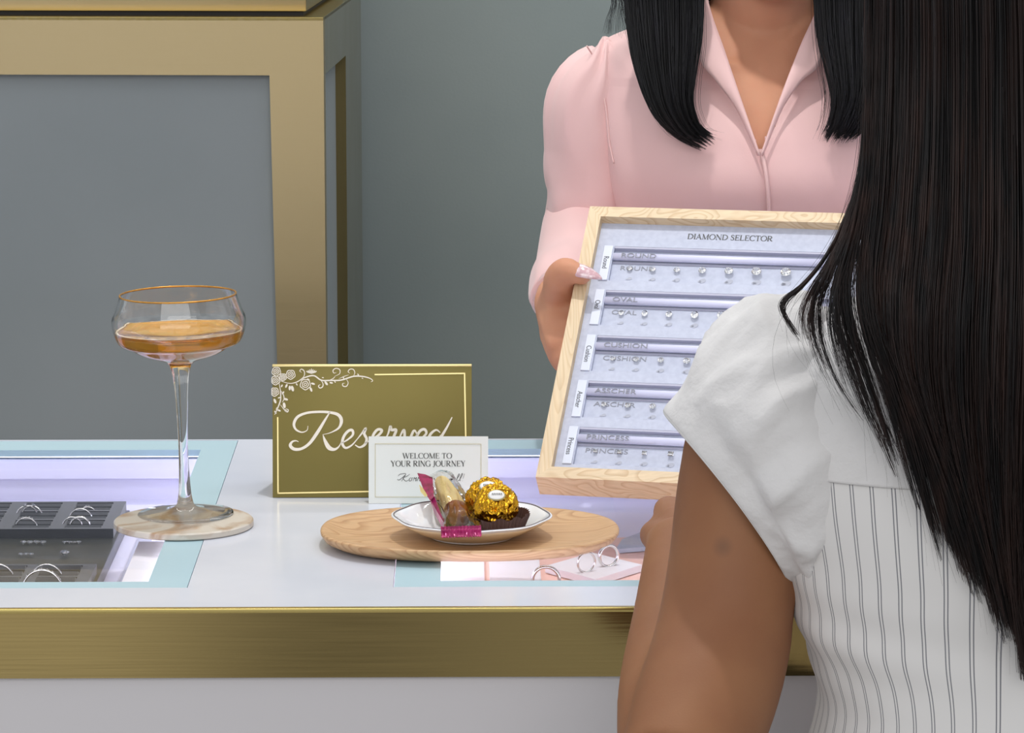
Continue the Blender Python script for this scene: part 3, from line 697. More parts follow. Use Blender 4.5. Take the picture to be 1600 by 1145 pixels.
for a in range(-3, 4):
    traced(bm, [(365, 142), (365+a*9, 124-abs(a)*-2), (365+a*11, 108+abs(a)*5)], 8, h=.0003)
for x, y, a, l in ((200, 222, 2, 14), (240, 240, 1.3, 20), (222, 236, 1.6, 16), (362, 246, 1.2, 16), (375, 208, .3, 14), (462, 205, .9, 16), (495, 202, .2, 12), (268, 212, 1, 9), (345, 180, .6, 10), (178, 268, 2.2, 12), (196, 310, .3, 16), (125, 322, 1.2, 17), (186, 350, 1.4, 20), (138, 372, 2, 12), (195, 385, .7, 14), (128, 396, 1, 12), (152, 384, .4, 12), (440, 168, .2, 7), (575, 168, 1.2, 8), (672, 148, .9, 8), (700, 172, .5, 6), (520, 196, .9, 7), (152, 300, 2.8, 9), (170, 222, 2, 10)):
    X, Y = Z3(x, y); disc(bm, X, Y, l*k3, ST, .0003, n=12, ry=l*.48*k3, a=-a)
obj('rose_vine_ornament', bm, M['script'], sign)

# ------------------------------------------------------------------ welcome card
cb, cbr = at_z(576, 787, CT), at_z(763, 787, CT)
ctl = at_y(576, 682, cb.y+.012)
ax = (cbr-cb).normalized(); ay = (Vector((cb.x, ctl.y, ctl.z))-cb).normalized(); KT = frame_T(cb+Vector((0, 0, .0002)), ax, ay, ax.cross(ay))
KH = (ctl-cb).dot(ay); KW = (cbr-cb).length
card = thing('welcome_card', 'small white card reading Welcome to your ring journey, leaning in front of the gold sign', 'card', cb+ax*KW/2)
bm = bmesh.new(); box(bm, 0, KW, .0, KH, -.0008, 0, T=KT); obj('card_sheet', bm, M['paper'], card)
def K3(x, y): return onp(KT, 400+x/4.2105, 550+y/4.2105)
bm = bmesh.new(); lines(bm, [(784, 603), (1480, 605), (1480, 953), (784, 953), (784, 603)], 2.2, f=K3, T=KT); obj('thin_gold_border', bm, M['goldthin'], card)
bm = bmesh.new()
x, y = K3(1127, 700); serif(bm, 'WELCOME TO', KT, 330*k3, 36*k3, x, y, h=.0002, wk=1.15)
x, y = K3(1132, 752); serif(bm, 'YOUR RING JOURNEY', KT, 498*k3, 38*k3, x, y, h=.0002, wk=1.15)
obj('welcome_lettering', bm, M['ink'], card)
bm = bmesh.new()
for c in ([(930, 835), (940, 842), (962, 826), (985, 805)], [(935, 815), (950, 803), (985, 800), (972, 825), (958, 850)], [(1012, 803), (990, 818), (968, 828), (985, 848), (1006, 840)],
          [(1022, 825), (1010, 832), (1010, 848), (1024, 842), (1026, 828), (1034, 828)], [(1034, 848), (1042, 824), (1046, 834), (1056, 824), (1050, 848), (1060, 838)], [(1062, 848), (1068, 824), (1074, 834), (1082, 824), (1076, 848), (1088, 838)],
          [(1096, 826), (1090, 846), (1102, 838)], [(1106, 848), (1114, 826), (1122, 826), (1116, 848), (1128, 838)],
          [(1290, 828), (1278, 834), (1278, 848), (1294, 840)], [(1298, 842), (1308, 826), (1298, 830), (1298, 848), (1314, 842)], [(1314, 845), (1338, 810), (1334, 802), (1322, 835), (1326, 848), (1338, 840)], [(1336, 846), (1358, 808), (1354, 800), (1342, 834), (1346, 848)], [(1372, 800), (1362, 832)], [(1356, 846), (1358, 848)]):
    traced(bm, c, 3.4, T=KT, f=K3, tap=.6, h=.0002)
obj('handwritten_name', bm, M['ink'], card)

# ------------------------------------------------------------------ oval wooden tray
tcx = (at_z(500, 838, CT+.008).x+at_z(968, 836, CT+.008).x)/2; tw = (at_z(968, 836, CT+.008).x-at_z(500, 838, CT+.008).x)/2
tyb, tyf = at_z(735, 789, CT+.0125).y, at_z(735, 861, CT+.0125).y
tcy, td = (tyb+tyf)/2, (tyb-tyf)/2
def oval(k, z, kk=None):
    out = []; e = 2.35
    for j in range(128):
        a = 2*PI*j/128; c, s = math.cos(a), math.sin(a)
        out.append((tcx+(tw-k)*math.copysign(abs(c)**(2/e), c), tcy+(td-k)*math.copysign(abs(s)**(2/e), s), CT+z))
    return out
bm = bmesh.new()
R_ = [(.05, .0003), (.022, .0003), (.010, .0022), (.003, .0058), (.0003, .0096), (.0, .0113), (.0010, .0124), (.0035, .0122), (.009, .0104), (.016, .0084), (.026, .0072), (.045, .0068), (.06, .0068)]
grid_loft(bm, [oval(*q) for q in R_])
solo('serving_tray', bm, M['oak'], 'shallow oval oak tray under the white plate', 'tray', smooth=True)

# ------------------------------------------------------------------ plate, chocolates and wrapped biscuit
PZ = CT+.0071; pc = Vector((at_z(737, 803, CT+.0235).x, 2.576, PZ)); PR = .0608
scal = lambda a, r, z: (.0011*math.cos(8*a+.6)-.0004)*max(0, (r-.035)/.026)
plate_ = thing('dessert_plate', 'small white plate with a scalloped dark-lined rim on the oak tray', 'plate', pc)
pp = [(.0005, .0022), (.029, .0022), (.030, .0003), (.032, .0003), (.034, .0022), (.045, .0068), (.055, .0122), (PR-.0008, .0154), (PR, .0161), (PR-.001, .0168), (PR-.006, .0149), (.046, .0092), (.036, .0052), (.028, .0040), (.0005, .0038)]
bm = bmesh.new(); lathe(bm, smoothprof(pp, 3), 128, pc, rfun=scal, cap=True); obj('dish', bm, M['china'], plate_, smooth=True)
bm = bmesh.new(); lathe(bm, [(PR-.0024, .0160), (PR-.0024, .01695), (PR-.0016, .01715), (PR-.0016, .0160)], 128, pc, rfun=scal); obj('rim_line', bm, M['chinaline'], plate_)
bm = bmesh.new(); lathe(bm, [(.0343, .0019), (.0454, .0063), (.0554, .0117), (PR-.003, .0140), (PR-.003, .0144), (.055, .0124), (.045, .0070), (.034, .0023)], 128, pc, rfun=scal); obj('cream_underside', bm, M['egg'], plate_, smooth=True)

BZ = PZ+.0040
def foilball(u, v, Y, r, label, la, lb, seed):
    c = at_z(u, v, Y); t = thing('wrapped_chocolate', label, 'chocolate', (c.x, c.y, c.z-r*.95), 'gold wrapped chocolates on the plate')
    bm = bmesh.new(); bmesh.ops.create_icosphere(bm, subdivisions=6, radius=1)
    for q in bm.verts:
        d = q.co.normalized(); s = Vector((seed, seed*2.1, 0))
        n1 = abs(noise.noise(Vector((d.x*3.2, d.y*3.2, d.z*1.8))+s)); n2 = abs(noise.noise(Vector((d.x*6.5, d.y*6.5, d.z*3.6))+s*1.7)); n3 = abs(noise.noise(d*13+s))
        q.co = c+d*r*(1.055-.24*n1**.8-.10*n2**.9-.012*n3)*(1 if d.z > 0 else 1-.03*d.z*d.z)
    obj('gold_foil', bm, M['foil'], t, smooth=True)
    # oval sticker
    d = (CAM-c).normalized(); nrm = (Vector((la, -1, lb))).normalized(); sx = Vector((0, 0, 1)).cross(nrm).normalized(); sy = nrm.cross(sx)
    T = frame_T(c+nrm*r*1.005, sx, sy, nrm); bm = bmesh.new()
    def dome(bm, rx, ry, z0, T=T):
        ri = []
        for f in (1, .8, .55, .3, .02): ri.append([T @ Vector((rx*f*math.cos(a), ry*f*math.sin(a), z0+.0-(rx*f)**2/(2*r)*.95*math.cos(a)**2-(ry*f)**2/(2*r)*.95*math.sin(a)**2)) for a in [2*PI*i/28 for i in range(28)]])
        lo = [p-nrm*.0012 for p in ri[0]]
        grid_loft(bm, [lo]+ri)
    dome(bm, r*.40, r*.27, r*.03); obj('gold_sticker_edge', bm, M['goldthin'], t, smooth=True)
    bm = bmesh.new(); dome(bm, r*.35, r*.225, r*.045); st = obj('white_oval_sticker', bm, M['thread'], t, smooth=True)
    bm = bmesh.new()
    for k in range(6):
        x = (-.2+.08*k)*r; traced(bm, [(x, -.05*r), (x+.02*r, .06*r), (x+.05*r, -.04*r)], .025*r, T=T, f=lambda a, b: (a, b), k=1, h=.0002, z0=r*.045)
    obj('sticker_print', bm, M['ink'], st)
    return t, c, r
foilball(763, 781, BZ+.0178, .0178, 'gold foil wrapped chocolate ball behind the other one', -.02, 1.15, 3.1)
t, c, r = foilball(775, 790, BZ+.0212, .0170, 'gold foil wrapped chocolate ball sitting in a brown paper cup in front', .02, .85, 8.4)
bm = bmesh.new(); zc = BZ+.0002
fl_ = lambda a, rr, z: .0006*math.cos(44*a)
cc2 = (c.x+.0022, c.y, 0)
lathe(bm, [(.0005, zc), (.0168, zc), (.0230, zc+.0145), (.0233, zc+.0145), (.0171, zc-.0002), (.0005, zc-.0003)], 264, cc2, rfun=fl_, cap=True)
for q in bm.verts:
    if q.co.z > zc+.004: q.co.z += .0012*math.sin(q.co.x*420+q.co.y*300)+.0010*((q.co.x-c.x)/.02)
cp = obj('pleated_paper_cup', bm, M['cup'], t)
bm = bmesh.new(); rr = [[Vector((cc2[0]+(.0190+fl_(a, 0, 0)+.0004*math.cos(b))*math.cos(a), cc2[1]+(.0190+fl_(a, 0, 0)+.0004*math.cos(b))*math.sin(a), zc+.0045+.0006*math.cos(44*a)+.0004*math.sin(b))) for b in [2*PI*k/5 for k in range(5)]] for a in [2*PI*k/352 for k in range(353)]]
grid_loft(bm, rr, cap=False); obj('gold_zigzag_line', bm, M['goldthin'], cp)

bis = thing('wrapped_biscuit', 'finger biscuit in clear film with magenta ends lying across the plate rim', 'biscuit', at_z(712, 812, BZ))
A = at_z(689, 750, CT+.0345); B = at_z(716, 804, BZ+.0100)
bm = bmesh.new(); dometube(bm, [(*A.lerp(B, s), q, q*.85) for s, q in ((.06, .0058), (.3, .0075), (.6, .0085), (.95, .0088))], 20, ref=(1, 0, 0)); bi = obj('biscuit_finger', bm, M['biscuit'], bis, smooth=True)
bm = bmesh.new(); dometube(bm, [(*A.lerp(B, s), q, q*.86) for s, q in ((.84, .0089), (.95, .0092), (1.06, .0088))], 20, ref=(1, 0, 0)); obj('chocolate_end', bm, M['choc'], bis, smooth=True)
def crink(th, s): return .10*math.sin(5*th+9*s)+.07*math.sin(11*th-14*s)+.04*math.sin(17*th+30*s)
C2 = at_z(722, 823, CT+.0262)
bm = bmesh.new(); tube(bm, [(*at_z(676, 742, CT+.037), .0085, .0012), (*A.lerp(B, .02), .0108, .0078), (*A.lerp(B, .35), .0112, .0092), (*A.lerp(B, .7), .0120, .0100), (*A.lerp(B, 1.0), .0124, .0094), (*B.lerp(C2, .55), .0128, .005), (*C2, .0142, .0008)], 48, 40, ref=(1, 0, .05), cap=False, wob=crink)
obj('clear_wrapper', bm, M['film'], bis, smooth=True)
def crimp(bm, P, Q, wid, n=14, h=.0006, ref=Vector((0, -.4, 1)), teeth=True):
    """a crimped strip from P to Q with zigzag end"""
    d = (Q-P); sd = d.cross(ref).normalized(); up = sd.cross(d).normalized(); rows = []
    for i in range(n*4+1):
        t = i/(n*4)-.5; tooth = .0012*(1-abs((i % 4)/2-1)) if teeth else 0
        rows.append((P+sd*wid*t, Q+sd*wid*t+d.normalized()*tooth, up*(.0004*math.sin(i*1.3))))
    g = []
    for a, b, w_ in rows:
        g.append([bm.verts.new(a.lerp(b, s)+w_+up*(h/2+.0005*math.sin(s*20))) for s in (0, .2, .4, .6, .8, 1)]+[bm.verts.new(a.lerp(b, s)+w_+up*(-h/2+.0005*math.sin(s*20))) for s in (1, .8, .6, .4, .2, 0)])
    for a, b in zip(g, g[1:]):
        for k in range(12): bm.faces.new((a[k], a[(k+1) % 12], b[(k+1) % 12], b[k]))
    bm.faces.new(g[0]); bm.faces.new(g[-1][::-1])
bm = bmesh.new(); P1 = at_z(720, 822, CT+.0272); P2 = P1+Vector((.0005, -.0085, -.0062)); crimp(bm, P1, P2, .0300); obj('magenta_crimped_end', bm, M['magenta'], bis, smooth=False)
# magenta foil side fold and top flap
def sheet(bm, pts, Y, th=.0006):
    P = [at_z(a, b, CT+y) for (a, b), y in zip(pts, Y)]; c = sum(P, Vector())/len(P)+Vector((0, -.0016, 0)); off = Vector((0, th, 0))
    f = [bm.verts.new(p) for p in P]; g = [bm.verts.new(p+off) for p in P]; a = bm.verts.new(c); b = bm.verts.new(c+off)
    for i in range(len(P)):
        k = (i+1) % len(P); bm.faces.new((f[i], f[k], a)); bm.faces.new((g[k], g[i], b)); bm.faces.new((f[i], g[i], g[k], f[k]))
bm = bmesh.new(); sheet(bm, [(652, 739), (664, 741), (676, 746), (678, 776), (672, 782), (663, 768)], [.038, .038, .038, .034, .031, .033])
sheet(bm, [(671, 778), (679, 776), (688, 800), (697, 822), (690, 822), (679, 803)], [.031, .033, .028, .024, .021, .023])
obj('magenta_side_fold', bm, M['magenta'], bis)
bm = bmesh.new(); sheet(bm, [(655, 757), (661, 763), (668, 774), (664, 776), (657, 768)], [.0345, .034, .033, .032, .033]); obj('gold_flap', bm, M['goldline'], bis)

# ------------------------------------------------------------------ diamond selector (wooden shadow box leaning back in the hand)
fu, fv, fn = Vector((.9723, -.2336, -.0005)), Vector((.1743, .7239, .6676)), Vector((-.1556, -.6492, .7446))
FO = Vector((.05690455, 2.7523064, .76751988+.2)); FWd, FHt, FTh = .25411, .29281, .02359
low = (FO-fn*FTh).z-CT; FO.z -= min(low, 0) if low < 0 else low-.0003
FT = frame_T(FO, fu.normalized(), fv.normalized(), fn.normalized())
sel = thing('diamond_selector', 'wooden framed panel of loose diamonds headed Diamond Selector, held leaning on the counter', 'display case', FO+fu*FWd/2-fn*FTh)
def fbox(x0, x1, y0, y1, z0, z1, bev=0):
    return newbox(x0, x1, y0, y1, z0, z1, bev=bev, T=FT)
RW = .0112
def rail(pts):
    bm = bmesh.new(); lo = [bm.verts.new(FT @ Vector((*p, -FTh))) for p in pts]; hi = [bm.verts.new(FT @ Vector((*p, 0))) for p in pts]
    bm.faces.new(lo[::-1]); bm.faces.new(hi)
    for i in range(4): bm.faces.new((lo[i], lo[(i+1) % 4], hi[(i+1) % 4], hi[i]))
    return bm
w0, h0 = FWd, FHt
for nm, pts in (('top_rail', [(RW, h0-RW), (w0-RW, h0-RW), (w0, h0), (0, h0)]), ('bottom_rail', [(0, 0), (w0, 0), (w0-RW, RW), (RW, RW)]), ('side_rail', [(0, 0), (RW, RW), (RW, h0-RW), (0, h0)]), ('side_rail', [(w0, 0), (w0, h0), (w0-RW, h0-RW), (w0-RW, RW)])):
    obj(nm, rail(pts), M['ashv'] if nm == 'side_rail' else M['ash'], sel)
IZ = -.009
ROWS = [('ROUND', .2561, 8), ('OVAL', .2071, 8), ('CUSHION', .1574, 8), ('ASSCHER', .1085, 8), ('PRINCESS', .0599, 8)]
xs = [RW, .0262, w0-.0205, w0-RW]; ys = [RW]
for nme, top, k in ROWS[::-1]: ys += [top-.0385, top]
ys += [h0-RW]
bm = bmesh.new(); holes = {(1, j) for j in range(1, len(ys)-1, 2)}
cells(bm, xs, ys, holes, IZ-.004, IZ); bmesh.ops.transform(bm, matrix=FT, verts=bm.verts); obj('fabric_board', bm, M['linen'], sel)
obj('backing_board', fbox(RW, w0-RW, RW, h0-RW, -FTh+.002, IZ-.0042), M['linen'], sel)
bm = bmesh.new(); serif(bm, 'DIAMOND SELECTOR', FT, .0738, .0058, .1245, .2665, wk=1.0, z0=IZ); obj('title_lettering', bm, M['ink'], sel)
GX = [.0421, .0622, .0830, .1049, .1278, .1514, .1765, .2025]
ordn = ['first', 'second', 'third', 'fourth', 'fifth', 'sixth', 'seventh']
VIS = {'ROUND': 7, 'OVAL': 5, 'CUSHION': 4, 'ASSCHER': 3, 'PRINCESS': 4}
for nme, top, k in ROWS:
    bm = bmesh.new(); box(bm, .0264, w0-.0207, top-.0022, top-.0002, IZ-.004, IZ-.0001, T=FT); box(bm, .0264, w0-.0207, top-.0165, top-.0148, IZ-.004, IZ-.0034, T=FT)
    obj('recess_shade', bm, M['rail'], sel)  # grey strips stand in for the shadow band in each recess
    bm = bmesh.new(); rr = []
    for X in (.0265, w0-.021):
        rr.append([FT @ Vector((X, top-.0108+.0038*math.cos(a), IZ-.0012+.0026*math.sin(a))) for a in [2*PI*i/20 for i in range(20)]])
    grid_loft(bm, rr); obj('acrylic_bar', bm, M['acryl'], sel, smooth=True)
    sz = .0066
    obj('row_name', sans(nme, FT @ Matrix.Translation((0, 0, IZ+.0017)), sz, .0332, top-.0134, sx=1.28), M['ink_shade'], sel)
    obj('row_name_shadow', sans(nme, FT @ Matrix.Translation((0, 0, IZ-.0039)), sz, .0332, top-.0232, ext=.0001, sx=1.28), M['ink_shade'], sel)  # second copy stands in for the shadow of the row name
    lb = obj('side_label', fbox(.0175, .0252, top-.0388, top-.0005, IZ+.0001, IZ+.0012, .0002), M['labelw'], sel)
    TT = FT @ Matrix.Translation((.0213, top-.013, IZ+.0013)) @ Matrix.Rotation(-PI/2, 4, 'Z')
    obj('label_print', sans(nme.capitalize(), TT, .0062, -.0005, -.0022, ext=.00008, sx=.85), M['ink'], lb)
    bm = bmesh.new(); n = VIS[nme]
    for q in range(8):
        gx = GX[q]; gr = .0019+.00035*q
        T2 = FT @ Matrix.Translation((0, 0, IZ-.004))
        disc(bm, gx+.0012, top-.0325, gr*1.05, T2, .0001, n=9, ry=gr*.8, a=.4); disc(bm, gx-.0012, top-.0333, gr*.6, T2, .0001, n=7, ry=gr*.4)  # grey discs stand in for each stone's refracted shadow
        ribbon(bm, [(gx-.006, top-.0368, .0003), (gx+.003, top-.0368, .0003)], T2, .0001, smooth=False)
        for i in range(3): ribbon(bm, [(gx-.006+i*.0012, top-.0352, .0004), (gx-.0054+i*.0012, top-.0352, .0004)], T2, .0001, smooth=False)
    obj('stone_captions_and_shadows', bm, M['print_shade'], sel)
    for q in range(n):
        gr = (.0023, .0026, .0028, .0033, .0038, .0043, .0047)[q]
        seg = {'ROUND': 14, 'OVAL': 14, 'CUSHION': 8, 'ASSCHER': 8, 'PRINCESS': 4}[nme]
        bm = bmesh.new(); b3 = bmesh.new()
        gem(bm, (0, 0, 0), gr, seg=seg)
        S_ = Matrix.Diagonal((1, 1.22 if nme == 'OVAL' else 1, 1, 1)) @ Matrix.Rotation(PI/seg, 4, 'Z')
        bmesh.ops.transform(bm, matrix=FT @ Matrix.Translation((GX[q], top-.0228, IZ-.0038+gr*.76)) @ S_, verts=bm.verts)
        kind = {'ROUND': 'round-cut', 'OVAL': 'oval-cut', 'CUSHION': 'cushion-cut', 'ASSCHER': 'asscher-cut', 'PRINCESS': 'square princess-cut'}[nme]
        solo('cut_diamond', bm, M['crystal'], '%s diamond in the %s row of the wooden case, %s from the left' % (kind, nme.capitalize(), ordn[q]), 'diamond', '%s diamonds in the selector' % kind)

# ------------------------------------------------------------------ people
def hand_chains(bm, chains):
    for ch in chains: dometube(bm, ch, 14, ref=(0, 0, 1) if abs((Vector(ch[-1][:3])-Vector(ch[0][:3])).normalized().z) < .8 else (1, 0, 0))
def head_blobs(bm, c, fwd, tilt, s=1.0):
    """head about .215 tall; fwd = heading angle (0 faces -Y), tilt forward"""
    T = Matrix.Translation(c) @ Matrix.Rotation(fwd, 4, 'Z') @ Matrix.Rotation(tilt, 4, 'X') @ Matrix.Scale(s, 4)
    ell(bm, (0, .012, .028), (.071, .088, .083), T); ell(bm, (0, -.018, -.03), (.058, .066, .072), T)
    ell(bm, (0, -.048, -.082), (.026, .024, .02), T); ell(bm, (0, -.02, -.06), (.047, .052, .045), T)
    tube(bm, [tuple(T @ Vector(p))+(r, r) for p, r in (((0, -.076, .012), .007), ((0, -.087, -.012), .010), ((0, -.094, -.026), .012), ((0, -.082, -.034), .009))], 12)
    for q in (-1, 1):
        ell(bm, (q*.011, -.083, -.03), (.009, .01, .008), T); ell(bm, (q*.031, -.062, -.018), (.022, .02, .02), T)
        ell(bm, (q*.031, -.07, .022), (.022, .012, .008), T); ell(bm, (q*.074, .012, -.008), (.008, .02, .031), T)
    ell(bm, (0, -.078, -.051), (.022, .010, .006), T); ell(bm, (0, -.075, -.059), (.018, .010, .006), T)
    return T
def face_parts(T, person_obj, lip):
    for q in (-1, 1):
        bm = bmesh.new(); ell(bm, (q*.031, -.073, .004), (.014, .0115, .008), T); e = obj('eye', bm, M['eye'], person_obj, smooth=True)
        bm = bmesh.new(); ell(bm, (q*.031, -.083, .004), (.0055, .003, .0055), T, 12, 8); obj('iris', bm, M['hair1'], e, smooth=True)
        bm = bmesh.new(); tube(bm, [tuple(T @ Vector(p))+(.0025, .0015) for p in ((q*.014, -.083, .024), (q*.032, -.083, .03), (q*.05, -.068, .024))], 8); obj('eyebrow', bm, M['hair1'], person_obj, smooth=True)
    bm = bmesh.new(); ell(bm, (0, -.081, -.0515), (.021, .009, .0045), T); ell(bm, (0, -.079, -.0585), (.017, .009, .005), T); obj('lips', bm, M['lip'], person_obj, smooth=True)

class Hair:
    def __init__(s): s.v = []; s.f = []
    def strand(s, pts, r, n=None):
        Q = crom(pts, n or (len(pts)*3)); N_ = len(Q); base = len(s.v)
        for i, q in enumerate(Q):
            a = Vector(Q[max(i-1, 0)]); b = Vector(Q[min(i+1, N_-1)]); t = (b-a).normalized()
            x = t.orthogonal().normalized() if abs(t.y) > .9 else Vector((0, 1, 0)).cross(t).normalized(); y = t.cross(x)
            rr = r*(1-.75*max(0, (i/(N_-1)-.6)/.4)); p = Vector(q)
            for a_ in (0, 2*PI/3, 4*PI/3): s.v.append(p+x*rr*math.cos(a_)+y*rr*math.sin(a_))
        for i in range(N_-1):
            o = base+3*i
            for k in range(3): s.f.append((o+k, o+(k+1) % 3, o+3+(k+1) % 3, o+3+k))
    def build(s, name, m, parent):
        me = bpy.data.meshes.new(name); me.from_pydata([tuple(v) for v in s.v], [], s.f); me.transform(wm(parent).inverted())
        return link(name, me, m, parent, True)
def lerp(a, b, t): return tuple(x+(y-x)*t for x, y in zip(a, b))
def wr(p, s, amp):     # cloth folds
    return noise.noise(Vector(p)*s)*amp

# ---------- woman in the pink blouse, behind the counter
PX, PY = .276, 3.225
woman = thing('person', 'woman in a pink puff-sleeved blouse with long black hair, holding the wooden diamond case', 'person', (PX, PY, 0))
torsoP = [(.80, .150, .10, .105, 0), (.88, .158, .105, .11, 0), (.96, .140, .095, .095, 0), (1.03, .122, .09, .085, 0), (1.10, .130, .105, .088, 0), (1.16, .142, .125, .092, 0), (1.20, .148, .115, .095, 0), (1.235, .153, .095, .09, .003), (1.262, .153, .076, .078, .006), (1.281, .140, .062, .064, .010), (1.294, .112, .054, .058, .012), (1.306, .080, .047, .052, .014), (1.316, .056, .043, .05, .015)]
bm = bmesh.new()
grid_loft(bm, [superring(PX, PY+dy, z, hw, hf, hb) for z, hw, hf, hb, dy in torsoP])
tube(bm, [(PX, PY+.02, 1.26, .05, .05), (PX, PY+.012, 1.30, .0485, .05), (PX+.002, PY-.003, 1.345, .0475, .05), (PX+.004, PY-.01, 1.40, .047, .05)], 24, ref=(1, 0, 0))
for q in (-1, 1):      # collar bones and legs
    tube(bm, [(PX+q*.012, PY-.062, 1.262, .006, .006), (PX+q*.06, PY-.058, 1.272, .007, .007), (PX+q*.12, PY-.03, 1.278, .008, .008)], 10)
    tube(bm, [(PX+q*.075, PY, .86, .085, .09), (PX+q*.075, PY, .65, .072, .075), (PX+q*.07, PY, .45, .05, .052), (PX+q*.07, PY+.01, .28, .048, .05), (PX+q*.07, PY+.01, .09, .03, .034), (PX+q*.07, PY, .05, .032, .04)], 20, ref=(1, 0, 0))
    dometube(bm, [(PX+q*.07, PY+.03, .045, .03, .035), (PX+q*.075, PY-.06, .035, .034, .025), (PX+q*.078, PY-.13, .028, .032, .02)], 14, ref=(1, 0, 0))
def FP(a, b, c): return tuple(FT @ Vector((a/1000, b/1000, c/1000)))
WR = FP(-25, 232, -60); WL = FP(254+27, 160, -62)
for (sh, el, wrp) in (((PX-.137, PY+.008, 1.228), (PX-.160, PY-.006, 1.088), WR), ((PX+.137, PY+.008, 1.228), (PX+.170, PY-.028, 1.050), WL)):
    tube(bm, [(*sh, .042, .042), (*lerp(sh, el, .5), .037, .037), (*el, .029, .029), (*lerp(el, wrp, .35), .029, .028), (*lerp(el, wrp, .8), .026, .024), (*wrp, .0235, .021)], 20, ref=(1, 0, .2))
def gripping(side):
    """fingers wrapped round a side rail; a measured outward from that rail"""
    f = (lambda a, b, c: FP(a, b, c)) if side < 0 else (lambda a, b, c: FP(254.1-a, b-64, c))
    ch = []
    ch.append([(*f(-27, 224, -60), .019), (*f(-22, 219, -40), .017), (*f(-17, 215, -20), .0155), (*f(-14, 212, -3), .0145), (*f(-8, 212, 8), .0125), (*f(-1, 209, 11), .0105), (*f(8, 206.5, 9.5), .0085)])
    for i, (b, r) in enumerate(((206, .0092), (188, .0092), (171, .0088), (156, .0076))):
        x = (-10, -9, -6, -1)[i]
        ch.append([(*f(-26, 222-i*7, -62), .013), (*f(x-7, b+3, -48), .0115), (*f(x, b, -36), r*1.06), (*f(x+18, b-3, -36), r), (*f(x+36, b-5, -35), r*.93), (*f(x+50, b-6, -34), r*.84)])
    ch.append([(*f(-27, 216, -58), .016), (*f(-19, 196, -44), .0155), (*f(-14, 172, -42), .012)])
    return ch, f
chR, fR = gripping(-1); chL, fL = gripping(1)
hand_chains(bm, chR); hand_chains(bm, chL)
HT = head_blobs(bm, Vector((PX+.008, PY-.035, 1.437)), 0.0, .22)
body = obj('body', voxel(bm, .0034, 7), M['skin1'], woman, smooth=True)
face_parts(HT, woman, M['lip'])
for f in (fR, fL):
    rings = []
    for s, wd, lift in ((0, .0052, 0), (.1, .0070, .0002), (.35, .0070, .0005), (.65, .0053, .0004), (.88, .0027, .0), (.97, .0013, -.0004), (1, .0004, -.0006)):
        a = 0+26*s; b = 209.0-7.4*s; c = 16.5-4.0*s*s+lift*1000
        rings.append([Vector(f(a+.28*wd*1000*math.cos(t)*.6, b+wd*1000*math.cos(t), c+(1.0+1.2*wd/.007)*math.sin(t)-(.0)-.55*(wd*1000)**2/9*math.cos(t)**2*.4)) for t in [2*PI*i/16 for i in range(16)]])
    bm = bmesh.new(); grid_loft(bm, rings); obj('thumb_nail', bm, M['nail'], woman, smooth=True)
# blouse torso: opened at the neck
VP = [(1108, -60), (1101, 7), (1125, 84), (1152, 162), (1187.5, 240), (1228, 154), (1260, 74), (1285, 10), (1293, -60)]
def foldP(th, z):
    f = math.sin(th*1.0+PI/2)
    return .020*noise.noise(Vector((th*1.8+z*3, z*7, 3)))+.012*noise.noise(Vector((th*5+z*9, z*6, 9)))
ringsB = []
for i in range(150):
    q = crom([(z, a, b, c, d) for z, a, b, c, d in torsoP[1:]], 150)[i]; z = q[0]
    ex = .006+.010*max(0, min(1, (1.1-z)/.1))
    ringsB.append(superring(PX, PY+q[4], z+(.004 if z > 1.25 else 0), q[1]+ex, q[2]+ex, q[3]+ex, n=320, f=foldP))
bm = bmesh.new(); grid_loft(bm, ringsB, cap=False)
bvhP = BVHTree.FromBMesh(bm)
def hitP(u, v, lift=0, bvh=None, ymin=0):
    d = ray(u, v).normalized(); h = (bvh or bvhP).ray_cast(CAM, d)
    if h[0] is None: return None
    return h[0]-d*lift
def proj(p):
    d = p-CAM; z = d.dot(FW); return 800+F*d.dot(RT)/z, 572.5-F*d.dot(UP)/z
def inpoly(x, y, P):
    c = False
    for i in range(len(P)):
        (x0, y0), (x1, y1) = P[i], P[i-1]
        if (y0 > y) != (y1 > y) and x < (x1-x0)*(y-y0)/(y1-y0)+x0: c = not c
    return c
dl = []
for f in bm.faces:
    c = f.calc_center_median()
    if c.y < PY and inpoly(*proj(c), VP): dl.append(f)
bmesh.ops.delete(bm, geom=dl, context='FACES')
bl = obj('blouse', bm, M['pinkfab'], woman, smooth=True)
sm_ = bl.modifiers.new('thickness', 'SOLIDIFY'); sm_.thickness = .0015; sm_.offset = -1
def strip(name, A_, B_, m, parent, la, lb, th=.0012, n=30, yk=None):
    """cloth strip between two traced edges laid on the blouse front"""
    PA, PB = crom(A_, n), crom(B_, n); rows = []
    last = [None, None]
    for a, b in zip(PA, PB):
        r = []
        for k in range(7):
            s = k/6; u, v = a[0]+(b[0]-a[0])*s, a[1]+(b[1]-a[1])*s
            h = at_y(u, v, (yk(u, v) if yk else PY-.12))
            r.append(h-ray(u, v).normalized()*(la+(lb-la)*s+.002*math.sin(s*PI)))
        rows.append(r)
    bm = bmesh.new(); V = [[bm.verts.new(p) for p in r] for r in rows]
    for i in range(n-1):
        for k in range(6): bm.faces.new((V[i][k], V[i][k+1], V[i+1][k+1], V[i+1][k]))
    o = obj(name, bm, m, parent, smooth=True); s_ = o.modifiers.new('t', 'SOLIDIFY'); s_.thickness = th; s_.offset = 0; return o
def chestY(u, v):
    # depth of the chest surface met by this pixel
    h = hitP(u, v)
    if h is None: return PY-.05
    return h.y-.004
